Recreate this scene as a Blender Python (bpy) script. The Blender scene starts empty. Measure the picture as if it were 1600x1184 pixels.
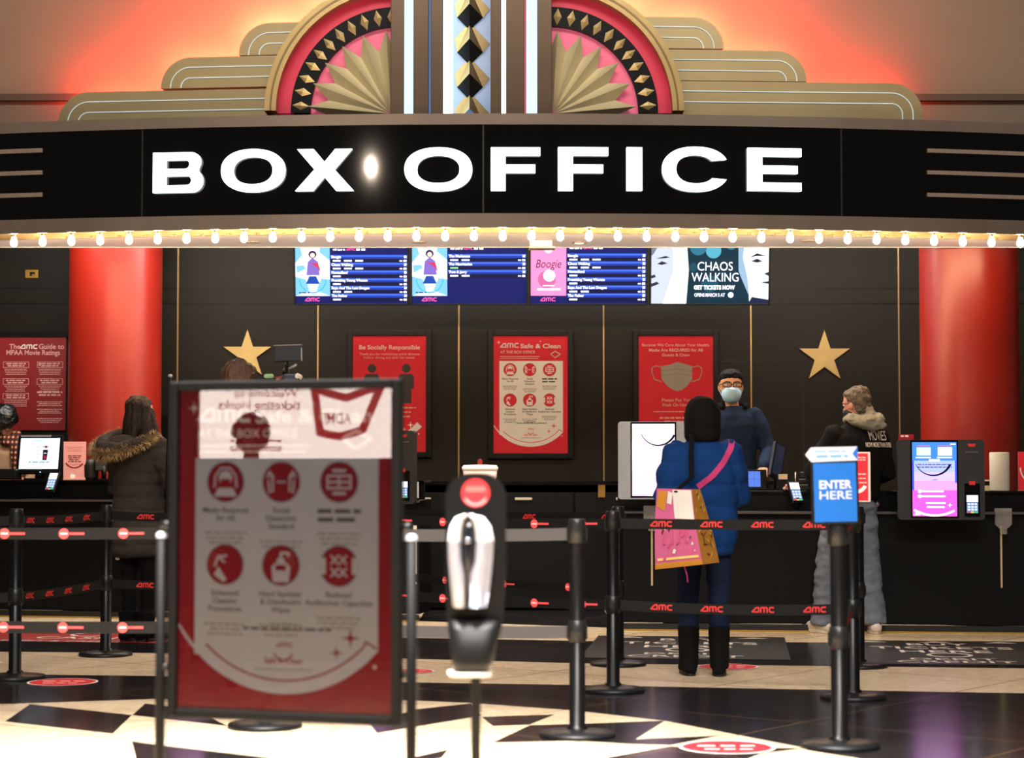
import bpy, bmesh, math, random
from mathutils import Vector, Matrix, noise
from mathutils.bvhtree import BVHTree
RND = random.Random(11)
SC = bpy.context.scene
COL = SC.collection
PI = math.pi
# ---------------------------------------------------------------- camera model (photo frame 1600 x 1184)
FPX = 3100.0; CAMZ = 1.2; TH = math.atan(145.0 / FPX)
cT, sT = math.cos(TH), math.sin(TH)
def at(x, y, Y):
    u = (x - 800) / FPX; v = (592 - y) / FPX
    t = Y / (cT - v * sT)
    return Vector((u * t, Y, CAMZ + t * (sT + v * cT)))
def fl(x, y):
    u = (x - 800) / FPX; v = (592 - y) / FPX
    t = -CAMZ / (sT + v * cT)
    return Vector((u * t, t * (cT - v * sT), 0))
def lin(h):
    h = h.lstrip('#'); c = [int(h[i:i + 2], 16) / 255 for i in (0, 2, 4)]
    return tuple(x / 12.92 if x <= .04045 else ((x + .055) / 1.055) ** 2.4 for x in c) + (1,)
# ---------------------------------------------------------------- materials
MATS = {}
def mat(name, col, rough=.5, metal=0., emis=None, es=0., nz=8., na=.12, bump=0., bs=60., coat=0., alpha=1., ior=1.5, aniso=0., trans=0., crough=.03, bdist=.02, spec=.5):
    if name in MATS: return MATS[name]
    m = bpy.data.materials.new(name); m.use_nodes = True
    nt = m.node_tree; N = nt.nodes; L = nt.links
    b = N['Principled BSDF']
    c = lin(col)
    tc = N.new('ShaderNodeTexCoord')
    n = N.new('ShaderNodeTexNoise'); n.inputs['Scale'].default_value = nz; n.inputs['Detail'].default_value = 3
    L.new(tc.outputs['Object'], n.inputs['Vector'])
    mx = N.new('ShaderNodeMix'); mx.data_type = 'RGBA'
    L.new(n.outputs['Fac'], mx.inputs[0])
    mx.inputs[6].default_value = tuple(x * (1 - na) for x in c[:3]) + (1,)
    mx.inputs[7].default_value = tuple(min(1, x * (1 + na)) for x in c[:3]) + (1,)
    L.new(mx.outputs[2], b.inputs['Base Color'])
    b.inputs['Roughness'].default_value = rough; b.inputs['Metallic'].default_value = metal
    b.inputs['IOR'].default_value = ior
    b.inputs['Coat Weight'].default_value = coat; b.inputs['Coat Roughness'].default_value = crough
    b.inputs['Alpha'].default_value = alpha
    b.inputs['Anisotropic'].default_value = aniso
    b.inputs['Transmission Weight'].default_value = trans
    b.inputs['Specular IOR Level'].default_value = spec
    if emis:
        b.inputs['Emission Color'].default_value = lin(emis); b.inputs['Emission Strength'].default_value = es
    if bump:
        n2 = N.new('ShaderNodeTexNoise'); n2.inputs['Scale'].default_value = bs; n2.inputs['Detail'].default_value = 2
        L.new(tc.outputs['Object'], n2.inputs['Vector'])
        bp = N.new('ShaderNodeBump'); bp.inputs['Strength'].default_value = bump; bp.inputs['Distance'].default_value = bdist
        L.new(n2.outputs['Fac'], bp.inputs['Height']); L.new(bp.outputs['Normal'], b.inputs['Normal'])
    MATS[name] = m
    return m
def E(col, s=1.0):
    k = 'glow_%s_%g' % (col.lstrip('#'), s)
    return mat(k, '#030303' if s > .3 else col, .5, emis=col, es=s, na=0, spec=.08)
# ---------------------------------------------------------------- mesh builder
TXT = {}
def text_mesh(s, bold=0., shear=0.):
    k = (s, bold, shear)
    if k in TXT: return TXT[k]
    cu = bpy.data.curves.new('t', 'FONT'); cu.body = s; cu.size = 1; cu.resolution_u = 3
    cu.offset = bold; cu.shear = shear; cu.fill_mode = 'FRONT'
    ob = bpy.data.objects.new('t', cu); COL.objects.link(ob)
    dg = bpy.context.evaluated_depsgraph_get()
    me = bpy.data.meshes.new_from_object(ob.evaluated_get(dg))
    v = [(p.co.x, p.co.y) for p in me.vertices]; f = [tuple(p.vertices) for p in me.polygons]
    bpy.data.objects.remove(ob); bpy.data.curves.remove(cu); bpy.data.meshes.remove(me)
    if v:
        x0 = min(p[0] for p in v); x1 = max(p[0] for p in v)
        v = [(p[0] - x0, p[1]) for p in v]; w = x1 - x0
    else: w = 0
    TXT[k] = (v, f, w)
    return TXT[k]
class MB:
    def __init__(s, M=None):
        s.v = []; s.f = []; s.fm = []; s.sm = []; s.mats = []; s.M = M or Matrix()
    def add(s, vs, fs, m, smooth=False):
        o = len(s.v); M = s.M
        s.v += [M @ Vector(p) for p in vs]
        if m not in s.mats: s.mats.append(m)
        i = s.mats.index(m)
        for f in fs:
            s.f.append([o + k for k in f]); s.fm.append(i); s.sm.append(smooth)
    def box(s, c, d, m, rz=0., rx=0., ry=0.):
        x, y, z = d[0] / 2, d[1] / 2, d[2] / 2
        A = Matrix.Translation(c) @ Matrix.Rotation(rz, 4, 'Z') @ Matrix.Rotation(rx, 4, 'X') @ Matrix.Rotation(ry, 4, 'Y')
        vs = [A @ Vector(p) for p in [(-x, -y, -z), (x, -y, -z), (x, y, -z), (-x, y, -z), (-x, -y, z), (x, -y, z), (x, y, z), (-x, y, z)]]
        s.add(vs, [(0, 3, 2, 1), (4, 5, 6, 7), (0, 1, 5, 4), (1, 2, 6, 5), (2, 3, 7, 6), (3, 0, 4, 7)], m)
    def lathe(s, c, prof, m, n=36, smooth=True):
        vs = []; fs = []; c = Vector(c)
        for r, z in prof:
            for k in range(n):
                a = 2 * PI * k / n; vs.append(c + Vector((r * math.cos(a), r * math.sin(a), z)))
        for i in range(len(prof) - 1):
            for k in range(n):
                a = i * n + k; b = i * n + (k + 1) % n
                fs.append((a, b, b + n, a + n))
        s.add(vs, fs, m, smooth)
        s.add(vs[:n], [tuple(range(n))[::-1]], m); s.add(vs[-n:], [tuple(range(n))], m)
    def tube(s, pts, rad, m, n=14, flat=(1, 1), cap=True, up=None):
        pts = [Vector(p) for p in pts]
        if not hasattr(rad, '__len__'): rad = [rad] * len(pts)
        if cap:
            d0 = (pts[0] - pts[1]).normalized(); d1 = (pts[-1] - pts[-2]).normalized()
            e0 = pts[0] + d0 * rad[0] * .6; e1 = pts[-1] + d1 * rad[-1] * .6
            pts = [e0] + [pts[0]] + pts[1:-1] + [pts[-1]] + [e1]
            rad = [rad[0] * .55] + list(rad) + [rad[-1] * .55]
        vs = []; fs = []
        t0 = (pts[1] - pts[0]).normalized()
        u = Vector(up) if up else (Vector((1, 0, 0)) if abs(t0.x) < .8 else Vector((0, 1, 0)))
        for i, p in enumerate(pts):
            t = (pts[min(i + 1, len(pts) - 1)] - pts[max(i - 1, 0)]).normalized()
            u = (u - t * u.dot(t)).normalized(); w = t.cross(u)
            for k in range(n):
                a = 2 * PI * k / n
                vs.append(p + u * (math.cos(a) * rad[i] * flat[0]) + w * (math.sin(a) * rad[i] * flat[1]))
        for i in range(len(pts) - 1):
            for k in range(n):
                a = i * n + k; b = i * n + (k + 1) % n
                fs.append((a, b, b + n, a + n))
        fs.append(tuple(range(n))[::-1]); fs.append(tuple(range((len(pts) - 1) * n, len(pts) * n)))
        s.add(vs, fs, m, True)
    def cyl(s, p0, p1, r, m, n=24, r1=None):
        s.tube([p0, p1], [r, r if r1 is None else r1], m, n, cap=False)
        if True:
            k = len(s.f); s.sm[k - 1] = s.sm[k - 2] = False
    def ell(s, c, r, m, n=20, M=None):
        vs = []; fs = []; c = Vector(c); k2 = n // 2
        for i in range(k2 + 1):
            a = PI * i / k2
            for k in range(n):
                b = 2 * PI * k / n
                p = Vector((r[0] * math.sin(a) * math.cos(b), r[1] * math.sin(a) * math.sin(b), r[2] * math.cos(a)))
                vs.append(c + (M @ p if M else p))
        for i in range(k2):
            for k in range(n):
                a = i * n + k; b = i * n + (k + 1) % n
                fs.append((a, a + n, b + n, b))
        s.add(vs, fs, m, True)
    def rings(s, rs, m, n=28, smooth=True, p=2.0):
        """rs: (cx, cy, cz, rx, ry) closed loft along z"""
        vs = []; fs = []
        for cx, cy, cz, rx, ry in rs:
            for k in range(n):
                a = 2 * PI * k / n; ca, sa = math.cos(a), math.sin(a)
                q = 2 / p
                vs.append((cx + rx * math.copysign(abs(ca) ** q, ca), cy + ry * math.copysign(abs(sa) ** q, sa), cz))
        for i in range(len(rs) - 1):
            for k in range(n):
                a = i * n + k; b = i * n + (k + 1) % n
                fs.append((a, b, b + n, a + n))
        fs.append(tuple(range(n))[::-1]); fs.append(tuple(range((len(rs) - 1) * n, len(rs) * n)))
        s.add(vs, fs, m, smooth)
    # flat work in the local xz plane, facing -y
    def poly(s, pts, y, m):
        a = sum(pts[i][0] * pts[(i + 1) % len(pts)][1] - pts[(i + 1) % len(pts)][0] * pts[i][1] for i in range(len(pts)))
        if a < 0: pts = pts[::-1]
        s.add([(p[0], y, p[1]) for p in pts], [tuple(range(len(pts)))], m)
    def rect(s, x0, x1, z0, z1, y, m): s.poly([(x0, z0), (x1, z0), (x1, z1), (x0, z1)], y, m)
    def disc(s, cx, cz, r, y, m, n=28, sx=1.): s.poly([(cx + sx * r * math.cos(2 * PI * k / n), cz + r * math.sin(2 * PI * k / n)) for k in range(n)], y, m)
    def band(s, cx, cz, r0, r1, a0, a1, y, m, n=32):
        vs = []; fs = []
        for k in range(n + 1):
            a = a0 + (a1 - a0) * k / n
            rr0 = r0(k / n) if callable(r0) else r0; rr1 = r1(k / n) if callable(r1) else r1
            vs += [(cx + rr0 * math.cos(a), y, cz + rr0 * math.sin(a)), (cx + rr1 * math.cos(a), y, cz + rr1 * math.sin(a))]
        for k in range(n):
            q = (2 * k, 2 * k + 1, 2 * k + 3, 2 * k + 2)
            fs.append(q if a1 > a0 else q[::-1])
        s.add(vs, fs, m)
    def stroke(s, pts, w, y, m):
        for i in range(len(pts) - 1):
            p, q = Vector(pts[i]), Vector(pts[i + 1]); d = (q - p)
            if d.length < 1e-9: continue
            d.normalize(); nrm = Vector((-d.y, d.x)) * w / 2
            s.poly([tuple(p - nrm), tuple(q - nrm), tuple(q + nrm), tuple(p + nrm)], y, m)
        for p in pts[1:-1]: s.disc(p[0], p[1], w / 2, y - .0001, m, 8)
    def prism(s, pts, y0, y1, m, m2=None):
        a = sum(pts[i][0] * pts[(i + 1) % len(pts)][1] - pts[(i + 1) % len(pts)][0] * pts[i][1] for i in range(len(pts)))
        if a < 0: pts = pts[::-1]
        n = len(pts)
        vs = [(p[0], y0, p[1]) for p in pts] + [(p[0], y1, p[1]) for p in pts]
        s.add(vs, [tuple(range(n)), tuple(range(n, 2 * n))[::-1]], m)
        s.add(vs, [(i, i + n, (i + 1) % n + n, (i + 1) % n) for i in range(n)], m2 or m)
    def text(s, t, x, z, size, y, m, al='C', bold=0., shear=0., sx=1., w=None):
        v, f, tw = text_mesh(t, bold, shear)
        if not v: return
        if w: sx = w / (tw * size)
        W = tw * size * sx
        x0 = x - W / 2 if al == 'C' else (x if al == 'L' else x - W)
        s.add([(x0 + p[0] * size * sx, y, z + p[1] * size) for p in v], f, m)
    def lines(s, x0, x1, z, h, y, m, al='C', n=1, gap=None, seed=1):
        """rows of word-like dashes for print too small to read"""
        r = random.Random(seed); gap = gap or h * 2
        for i in range(n):
            k = 1 if i == 0 else r.uniform(.7, 1)
            a, b = ((x0 + x1) / 2 - (x1 - x0) / 2 * k, (x0 + x1) / 2 + (x1 - x0) / 2 * k) if al == 'C' else (x0, x0 + (x1 - x0) * k)
            x = a
            while x < b - h:
                e = min(b, x + h * r.uniform(1.5, 5)); s.rect(x, e, z - i * gap, z - i * gap + h, y, m); x = e + h * .7
    def amc(s, x, z, h, y, m, al='C', w=.24):
        W = 4.0 * h
        x0 = x - W / 2 if al == 'C' else x
        k = h
        def T(ps): return [(x0 + p[0] * k, z + p[1] * k) for p in ps]
        for ps in ([(0.0, .1), (.8, .9), (1.22, .9), (1.22, 0)], [(.25, .12), (1.2, .12)],
                   [(1.62, 0), (1.62, .75), (1.75, .9), (2.08, .9), (2.2, .75), (2.2, 0)], [(2.2, .75), (2.32, .9), (2.64, .9), (2.76, .75), (2.76, 0)],
                   [(4, .9), (3.35, .9), (3.16, .72), (3.16, .28), (3.35, .1), (4, .1)]):
            s.stroke(T(ps), w * k, y, m)
    def spark(s, x, z, r, y, m):
        s.poly([(x + (r if k % 2 == 0 else r * .22) * math.sin(k * PI / 4), z + (r if k % 2 == 0 else r * .22) * math.cos(k * PI / 4)) for k in range(8)], y, m)
    def mesh(s, name):
        me = bpy.data.meshes.new(name); me.from_pydata([tuple(p) for p in s.v], [], s.f)
        for m in s.mats: me.materials.append(m)
        me.polygons.foreach_set('material_index', s.fm); me.polygons.foreach_set('use_smooth', s.sm)
        me.update(); return me
    def build(s, name, parent=None, loc=None, bevel=0., seg=2, label=None):
        o = bpy.data.objects.new(name, s.mesh(name)); COL.objects.link(o)
        if parent: o.parent = parent
        if loc: o.location = loc
        if bevel:
            b = o.modifiers.new('bevel', 'BEVEL'); b.width = bevel; b.segments = seg; b.limit_method = 'ANGLE'; b.angle_limit = math.radians(50)
        if label: o['label'] = label
        return o
def thing(name, label, cat, loc=(0, 0, 0), rz=0., group=None):
    o = bpy.data.objects.new(name, None); COL.objects.link(o)
    o.empty_display_size = .1
    o.location = loc; o.rotation_euler = (0, 0, rz); return tag(o, label, cat, group)
def tag(o, label, cat, group=None):
    o['label'] = label; o['category'] = cat
    if group: o['group'] = group
    return o
def struct(o): o['kind'] = 'structure'; return o
def dup(root, loc, rz, label=None, group=None):
    r = root.copy(); COL.objects.link(r); r.location = loc; r.rotation_euler = (0, 0, rz)
    if label: r['label'] = label
    if group: r['group'] = group
    for ch in list(root.children):
        c = ch.copy(); COL.objects.link(c); c.parent = r
        for g in list(ch.children):
            d = g.copy(); COL.objects.link(d); d.parent = c
    return r
def blob(mb, name, parent=None, voxel=.01, smooth=4, disp=0., dscale=20., dstretch=(1, 1, 1), fine=0., fscale=90., label=None, mats=None):
    """fuse the overlapping closed pieces of mb into one continuous surface"""
    ob = bpy.data.objects.new('tmp', mb.mesh('tmp')); COL.objects.link(ob)
    r = ob.modifiers.new('r', 'REMESH'); r.mode = 'VOXEL'; r.voxel_size = voxel
    q = ob.modifiers.new('s', 'SMOOTH'); q.factor = .5; q.iterations = smooth
    dg = bpy.context.evaluated_depsgraph_get(); dg.update()
    me = bpy.data.meshes.new_from_object(ob.evaluated_get(dg)); me.name = name
    bpy.data.objects.remove(ob)
    if disp or fine:
        ns = [v.normal.copy() for v in me.vertices]
        for v, nn in zip(me.vertices, ns):
            c = Vector((v.co.x * dstretch[0], v.co.y * dstretch[1], v.co.z * dstretch[2]))
            d = disp * (noise.noise(c * dscale) + .5 * noise.noise(c * dscale * 2.1)) + fine * noise.noise(c * fscale)
            v.co += nn * d
    me.materials.clear()
    for m in (mats or mb.mats[:1]): me.materials.append(m)
    me.polygons.foreach_set('use_smooth', [True] * len(me.polygons)); me.polygons.foreach_set('material_index', [0] * len(me.polygons))
    me.update()
    o = bpy.data.objects.new(name, me); COL.objects.link(o)
    if parent: o.parent = parent
    if label: o['label'] = label
    return o
# ---------------------------------------------------------------- palette
BLACK = mat('black_satin', '#090909', .4, spec=.2)
BLACKM = mat('black_matte', '#0c0c0c', .6, spec=.15)
BLACKG = mat('black_gloss', '#050505', .06, spec=.6)
POLE = mat('black_pole_paint', '#0b0b0c', .3, bump=.05, bs=200, spec=.2)
GOLD = mat('brushed_gold', '#b49c6a', .36, metal=.55, nz=3, na=.18, bump=.05, bs=30)
GOLDD = mat('dark_gold', '#7d6a45', .38, metal=.6, nz=3)
BRASS = mat('bronze_panel', '#6a594a', .32, metal=.7, nz=2, na=.15)
CHROME = mat('brushed_steel', '#9a8b80', .3, metal=.6, nz=1.5, na=.3, aniso=.3)
MIRG = mat('polished_brass', '#efe2c2', .14, metal=1.)
REDP = mat('poster_red', '#c9202c', .5, na=.04, spec=.15)
CREAM = mat('poster_cream', '#f4ece0', .55, na=.04, emis='#e0d2c2', es=.16)  # weak emission brightens the paper; the poster is no lamp
WHITEP = mat('print_white', '#e8e0da', .5, na=.02)
PINKP = mat('print_pink_white', '#f8ccc6', .5, na=.02)
DARKP = mat('print_dark', '#2a2424', .5, na=.02)
GREYP = mat('print_grey', '#8d8680', .5, na=.02)
LOGO = mat('logo_red', '#c3201f', .6, emis='#c3201f', es=.12, na=.02)
SKIN = mat('skin', '#b5835f', .5, nz=15, na=.08)
SKINL = mat('skin_pale', '#cf9b80', .5, nz=15, na=.08)
# ================================================================ SETTING
WALLY = 17.9
def floor_mat(name, c1, c2, nscale, rough, jc, jw):
    m = bpy.data.materials.new(name); m.use_nodes = True; nt = m.node_tree; N = nt.nodes; L = nt.links
    b = N['Principled BSDF']; tc = N.new('ShaderNodeTexCoord')
    mp = N.new('ShaderNodeMapping'); mp.inputs['Rotation'].default_value = (0, 0, math.radians(38)); L.new(tc.outputs['Object'], mp.inputs['Vector'])
    br = N.new('ShaderNodeTexBrick'); br.offset = 0; br.inputs['Scale'].default_value = 1
    br.inputs['Brick Width'].default_value = 1.2; br.inputs['Row Height'].default_value = 1.2; br.inputs['Mortar Size'].default_value = jw
    L.new(mp.outputs['Vector'], br.inputs['Vector'])
    n = N.new('ShaderNodeTexNoise'); n.inputs['Scale'].default_value = nscale; n.inputs['Detail'].default_value = 6; L.new(tc.outputs['Object'], n.inputs['Vector'])
    r = N.new('ShaderNodeValToRGB'); r.color_ramp.elements[0].position = .35; r.color_ramp.elements[1].position = .7
    r.color_ramp.elements[0].color = lin(c1); r.color_ramp.elements[1].color = lin(c2); L.new(n.outputs['Fac'], r.inputs['Fac'])
    mx = N.new('ShaderNodeMix'); mx.data_type = 'RGBA'; L.new(br.outputs['Fac'], mx.inputs[0]); L.new(r.outputs['Color'], mx.inputs[6]); mx.inputs[7].default_value = lin(jc)
    L.new(mx.outputs[2], b.inputs['Base Color'])
    n2 = N.new('ShaderNodeTexNoise'); n2.inputs['Scale'].default_value = 2.2; n2.inputs['Detail'].default_value = 5; L.new(tc.outputs['Object'], n2.inputs['Vector'])
    mr = N.new('ShaderNodeMapRange'); mr.inputs[3].default_value = rough * .75; mr.inputs[4].default_value = rough * 1.3; L.new(n2.outputs['Fac'], mr.inputs[0]); L.new(mr.outputs[0], b.inputs['Roughness'])
    return m
FLT = floor_mat('cream_terrazzo', '#c9b18f', '#dcc7a8', 14, .26, '#8a735a', .006)
FDK = floor_mat('black_terrazzo', '#171516', '#211e1f', 30, .17, '#59442f', .006)
f = MB()
f.add([(-9, -6, 0), (9, -6, 0), (9, 18.2, 0), (-9, 18.2, 0)], [(0, 1, 2, 3)], FLT)
NLAY = [0]
def patch(pts, world=None):
    NLAY[0] += 1
    h = .0006 + .00002 * NLAY[0]
    p = [fl(*q) for q in pts] + [Vector(w) for w in (world or [])]
    a = sum(p[i].x * p[(i + 1) % len(p)].y - p[(i + 1) % len(p)].x * p[i].y for i in range(len(p)))
    if a < 0: p = p[::-1]
    f.add([(q.x, q.y, h) for q in p], [tuple(range(len(p)))], FDK)
patch([(-260, 971), (0, 973), (300, 982), (640, 996), (945, 1002), (1600, 1005), (1900, 1005), (1900, 1047), (1600, 1044), (1250, 1040), (900, 1036), (640, 1029), (240, 1020), (0, 1018), (-260, 1017)])
patch([(-260, 1052), (0, 1053), (240, 1056), (640, 1066), (900, 1070), (1250, 1077), (1600, 1083), (1900, 1087), (1900, 1240), (1500, 1198), (1350, 1186), (1262, 1172), (1255, 1168), (1040, 1126), (900, 1110), (735, 1098), (640, 1094), (420, 1092), (235, 1092), (0, 1100), (-260, 1106)])
patch([(8, 1127), (47, 1100), (206, 1117), (176, 1146)])
patch([(227, 1099), (207, 1117), (356, 1134), (300, 1108)])
patch([(206, 1158), (250, 1164), (420, 1184), (420, 1196), (214, 1190)])
patch([(578, 1131), (589, 1145), (752, 1118), (735, 1099), (650, 1108)])
patch([(753, 1120), (770, 1134), (827, 1132), (867, 1116)])
patch([(828, 1133), (900, 1131), (1038, 1126), (982, 1162), (900, 1157), (770, 1160)])
patch([(982, 1162), (993, 1155), (1125, 1149), (1047, 1164)])
patch([(925, 1188), (1047, 1166), (1255, 1169), (1190, 1177), (1150, 1192), (925, 1192)])
patch([(640, 1184), (700, 1171), (690, 1184), (640, 1192)])
# dark polished floor of the staff area behind the gap between the counters
patch([], [(-.75, 16.05, 0), (.8, 15.35, 0), (.8, 17.5, 0), (-.75, 17.5, 0)])
struct(f.build('floor'))
WALLM = mat('wall_dark_panel', '#1d1a15', .5, nz=1.2, na=.25, bump=.02, bs=20, spec=.12)
w = MB()
w.box((0, WALLY + .05, 1.9), (18, .1, 3.8), WALLM)
for z in (2.72, 2.86): w.box((0, WALLY - .001, z), (18, .004, .012), BLACK)
struct(w.build('wall_back'))
PLAST = mat('plaster_upper_wall', '#8d7a66', .7, nz=.8, na=.15, bump=.05, bs=25)
w = MB(); w.box((0, 15.4, 5.3), (18, .12, 4.6), PLAST)
w.box((0, 15.32, at(800, 152, 15.3).z), (18, .05, .05), mat('ledge_brown', '#5d4a3b', .6))
struct(w.build('wall_front'))
w = MB(); w.box((0, 16.7, 3.8), (18, 2.5, .1), mat('ceiling_grey', '#4a4642', .8)); struct(w.build('ceiling'))
STRIP = mat('gold_strip', '#a3865a', .35, metal=.7)
for k, px in enumerate((278, 497, 717, 943, 1173, 1404)):
    t = MB(); x = at(px, 500, WALLY).x
    t.box((x, WALLY - .006, 2.3), (.013, .012, 2.6), STRIP); struct(t.build('trim_%d' % (k + 1)))
# ================================================================ MARQUEE
RC, XC, YF = 17.6, -.05, 14.2
def yarc(x, off=0.): return YF + RC - math.sqrt((RC - off) ** 2 - (x - XC) ** 2)
def atan_x(x): return math.asin((x - XC) / RC)
def arcstrip(mb, x0, x1, z0, z1, off, m, n=72, thick=.03):
    vs = []; fs = []
    for k in range(n + 1):
        x = x0 + (x1 - x0) * k / n; y = yarc(x, off); y2 = yarc(x, off + thick)
        vs += [(x, y, z0), (x, y, z1), (x, y2, z1), (x, y2, z0)]
    for k in range(n):
        a = 4 * k; b = a + 4
        fs += [(a, b, b + 1, a + 1), (a + 1, b + 1, b + 2, a + 2), (a + 2, b + 2, b + 3, a + 3), (a + 3, b + 3, b, a)]
    fs += [(0, 1, 2, 3), (4 * n, 4 * n + 3, 4 * n + 2, 4 * n + 1)]
    mb.add(vs, [q for i, q in enumerate(fs) if i % 4 or i >= 4 * n], m, False)
    mb.add(vs, [fs[4 * i] for i in range(n)], m, True)
def px_on_arc(px, py, off=0.):
    x = 0
    Y = 14.2
    for _ in range(6): p = at(px, py, Y); Y = yarc(p.x, off)
    return at(px, py, Y)
zb, zt = at(800, 355, 14.2).z, at(800, 177, 14.2).z
zb2, zt2 = at(800, 333, 14.2).z, at(800, 194, 14.2).z
MW = 5.0
mq = thing('box_office_marquee', 'curved black and steel marquee reading BOX OFFICE above the ticket counters', 'sign', (0, 14.9, zb))
def mloc(mb, name, **k):
    mb.M = Matrix(); o = mb.build(name, **k); o.parent = mq; o.matrix_parent_inverse = Matrix.Translation((0, -14.9, -zb)); return o
b = MB(); arcstrip(b, -MW, MW, zb2, zt2, .012, BLACKG); mloc(b, 'sign_panel')
b = MB(); arcstrip(b, -MW, MW, zt2, zt, 0, CHROME); mloc(b, 'top_trim')
b = MB(); arcstrip(b, -MW, MW, zb, zb2, 0, CHROME); mloc(b, 'bottom_trim')
for px in (222, 755, 1315):
    b = MB(); p = px_on_arc(px, 260); b.box((p.x, yarc(p.x) + .012, (zb2 + zt2) / 2), (.012, .006, zt2 - zb2), mat('seam_grey', '#1d1d1d', .4), rz=-0 + atan_x(p.x)); mloc(b, 'panel_seam')
SOFF = mat('soffit_cream_glow', '#e6ddd4', .45, nz=.7, na=.06, emis='#e6dcd2', es=.22)  # emission stands in for bulb light spread over the soffit
DECK = mat('canopy_deck', '#2b2622', .7)
def arcdeck(mb, z, off, yb, m, flip=False, n=64):
    vs = []; fs = []
    for k in range(n + 1):
        x = -MW + 2 * MW * k / n; vs += [(x, yarc(x, off), z), (x, yb, z) if not callable(yb) else (x, yb(x), z)]
    for k in range(n):
        a = 2 * k; fs.append((a, a + 2, a + 3, a + 1) if not flip else (a, a + 1, a + 3, a + 2))
    mb.add(vs, fs, m)
b = MB(); arcdeck(b, zt - .01, .02, 15.34, DECK); mloc(b, 'canopy_top')
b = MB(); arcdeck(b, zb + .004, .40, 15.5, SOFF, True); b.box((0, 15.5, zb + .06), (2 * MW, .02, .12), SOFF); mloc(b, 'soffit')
b = MB(); arcdeck(b, zb + .045, .02, lambda x: yarc(x, .44), mat('trough_brass', '#ece0c4', .4, metal=.2), True); mloc(b, 'bulb_trough')
b = MB(); arcstrip(b, -MW, MW, zb + .004, zb + .045, .40, MIRG); mloc(b, 'reflector_strip')
# stripes at the two ends
for side, (xa, xb_), ys in ((0, (-150, 66), (243, 277, 311)), (1, (1449, 1700), (235, 269, 304))):
    for y in ys:
        b = MB(); a = px_on_arc(xa, y); c = px_on_arc(xb_, y)
        arcstrip(b, a.x, c.x, a.z - .016 if side == 0 else a.z - .014, a.z + .014, -.005, mat('stripe_steel', '#b39c88', .3, metal=.7, emis='#a08878', es=.18), 16, .02); mloc(b, 'stripe')
# raised letters
def fill2(splines):
    cu = bpy.data.curves.new('t', 'CURVE'); cu.dimensions = '2D'; cu.fill_mode = 'BOTH'; cu.extrude = .5; cu.resolution_u = 1
    for pts in splines:
        sp = cu.splines.new('POLY'); sp.points.add(len(pts) - 1); sp.use_cyclic_u = True
        for i, p in enumerate(pts): sp.points[i].co = (p[0], p[1], 0, 1)
    ob = bpy.data.objects.new('t', cu); COL.objects.link(ob)
    me = bpy.data.meshes.new_from_object(ob.evaluated_get(bpy.context.evaluated_depsgraph_get()))
    v = [tuple(p.co) for p in me.vertices]; fc = [tuple(p.vertices) for p in me.polygons]
    bpy.data.objects.remove(ob); bpy.data.curves.remove(cu); bpy.data.meshes.remove(me)
    return v, fc
def sell(cx, cy, rx, ry, a0=0, a1=2 * PI, n=48, p=2.25):
    o = []
    for k in range(n + (0 if abs(a1 - a0 - 2 * PI) < 1e-6 else 1)):
        a = a0 + (a1 - a0) * k / n; c, s_ = math.cos(a), math.sin(a)
        o.append((cx + rx * math.copysign(abs(c) ** (2 / p), c), cy + ry * math.copysign(abs(s_) ** (2 / p), s_)))
    return o
def glyph(ch, w):
    if ch == 'O': return [sell(w / 2, .5, w / 2, .52), sell(w / 2, .5, w / 2 - .3, .33)]
    if ch == 'C':
        return [sell(w / 2, .5, w / 2 + .02, .52, .42, 2 * PI - .42) + sell(w / 2, .5, w / 2 - .3, .33, 2 * PI - .62, .62)]
    if ch == 'I': return [[(0, 0), (w, 0), (w, 1), (0, 1)]]
    if ch == 'F': return [[(0, 0), (.34, 0), (.34, .41), (w * .9, .41), (w * .9, .6), (.34, .6), (.34, .81), (w, .81), (w, 1), (0, 1)]]
    if ch == 'E': return [[(0, 0), (w, 0), (w, .19), (.34, .19), (.34, .41), (w * .93, .41), (w * .93, .59), (.34, .59), (.34, .81), (w, .81), (w, 1), (0, 1)]]
    if ch == 'X': return [[(0, 0), (.42, 0), (w / 2, .33), (w - .42, 0), (w, 0), (w / 2 + .24, .51), (w - .04, 1), (w - .44, 1), (w / 2, .69), (.44, 1), (.04, 1), (w / 2 - .24, .51)]]
    if ch == 'B':
        o = [(0, 0), (w - .28, 0)] + [(w - .28 + .28 * math.sin(a), .285 - .285 * math.cos(a)) for a in [PI * k / 10 for k in range(1, 8)]] + [(w - .12, .53)] + \
            [(w - .3 + .245 * math.sin(a), .765 - .235 * math.cos(a)) for a in [PI * k / 10 for k in range(3, 11)]] + [(0, 1)]
        h1 = [(.33, .18), (w - .4, .18)] + [(w - .4 + .11 * math.sin(a), .295 - .115 * math.cos(a)) for a in [PI * k / 6 for k in range(1, 6)]] + [(w - .4, .41), (.33, .41)]
        h2 = [(.33, .59), (w - .44, .59)] + [(w - .44 + .1 * math.sin(a), .7 - .11 * math.cos(a)) for a in [PI * k / 6 for k in range(1, 6)]] + [(w - .44, .81), (.33, .81)]
        return [o, h1, h2]
LETM = E('#f4fff8', 4.0)
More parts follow.
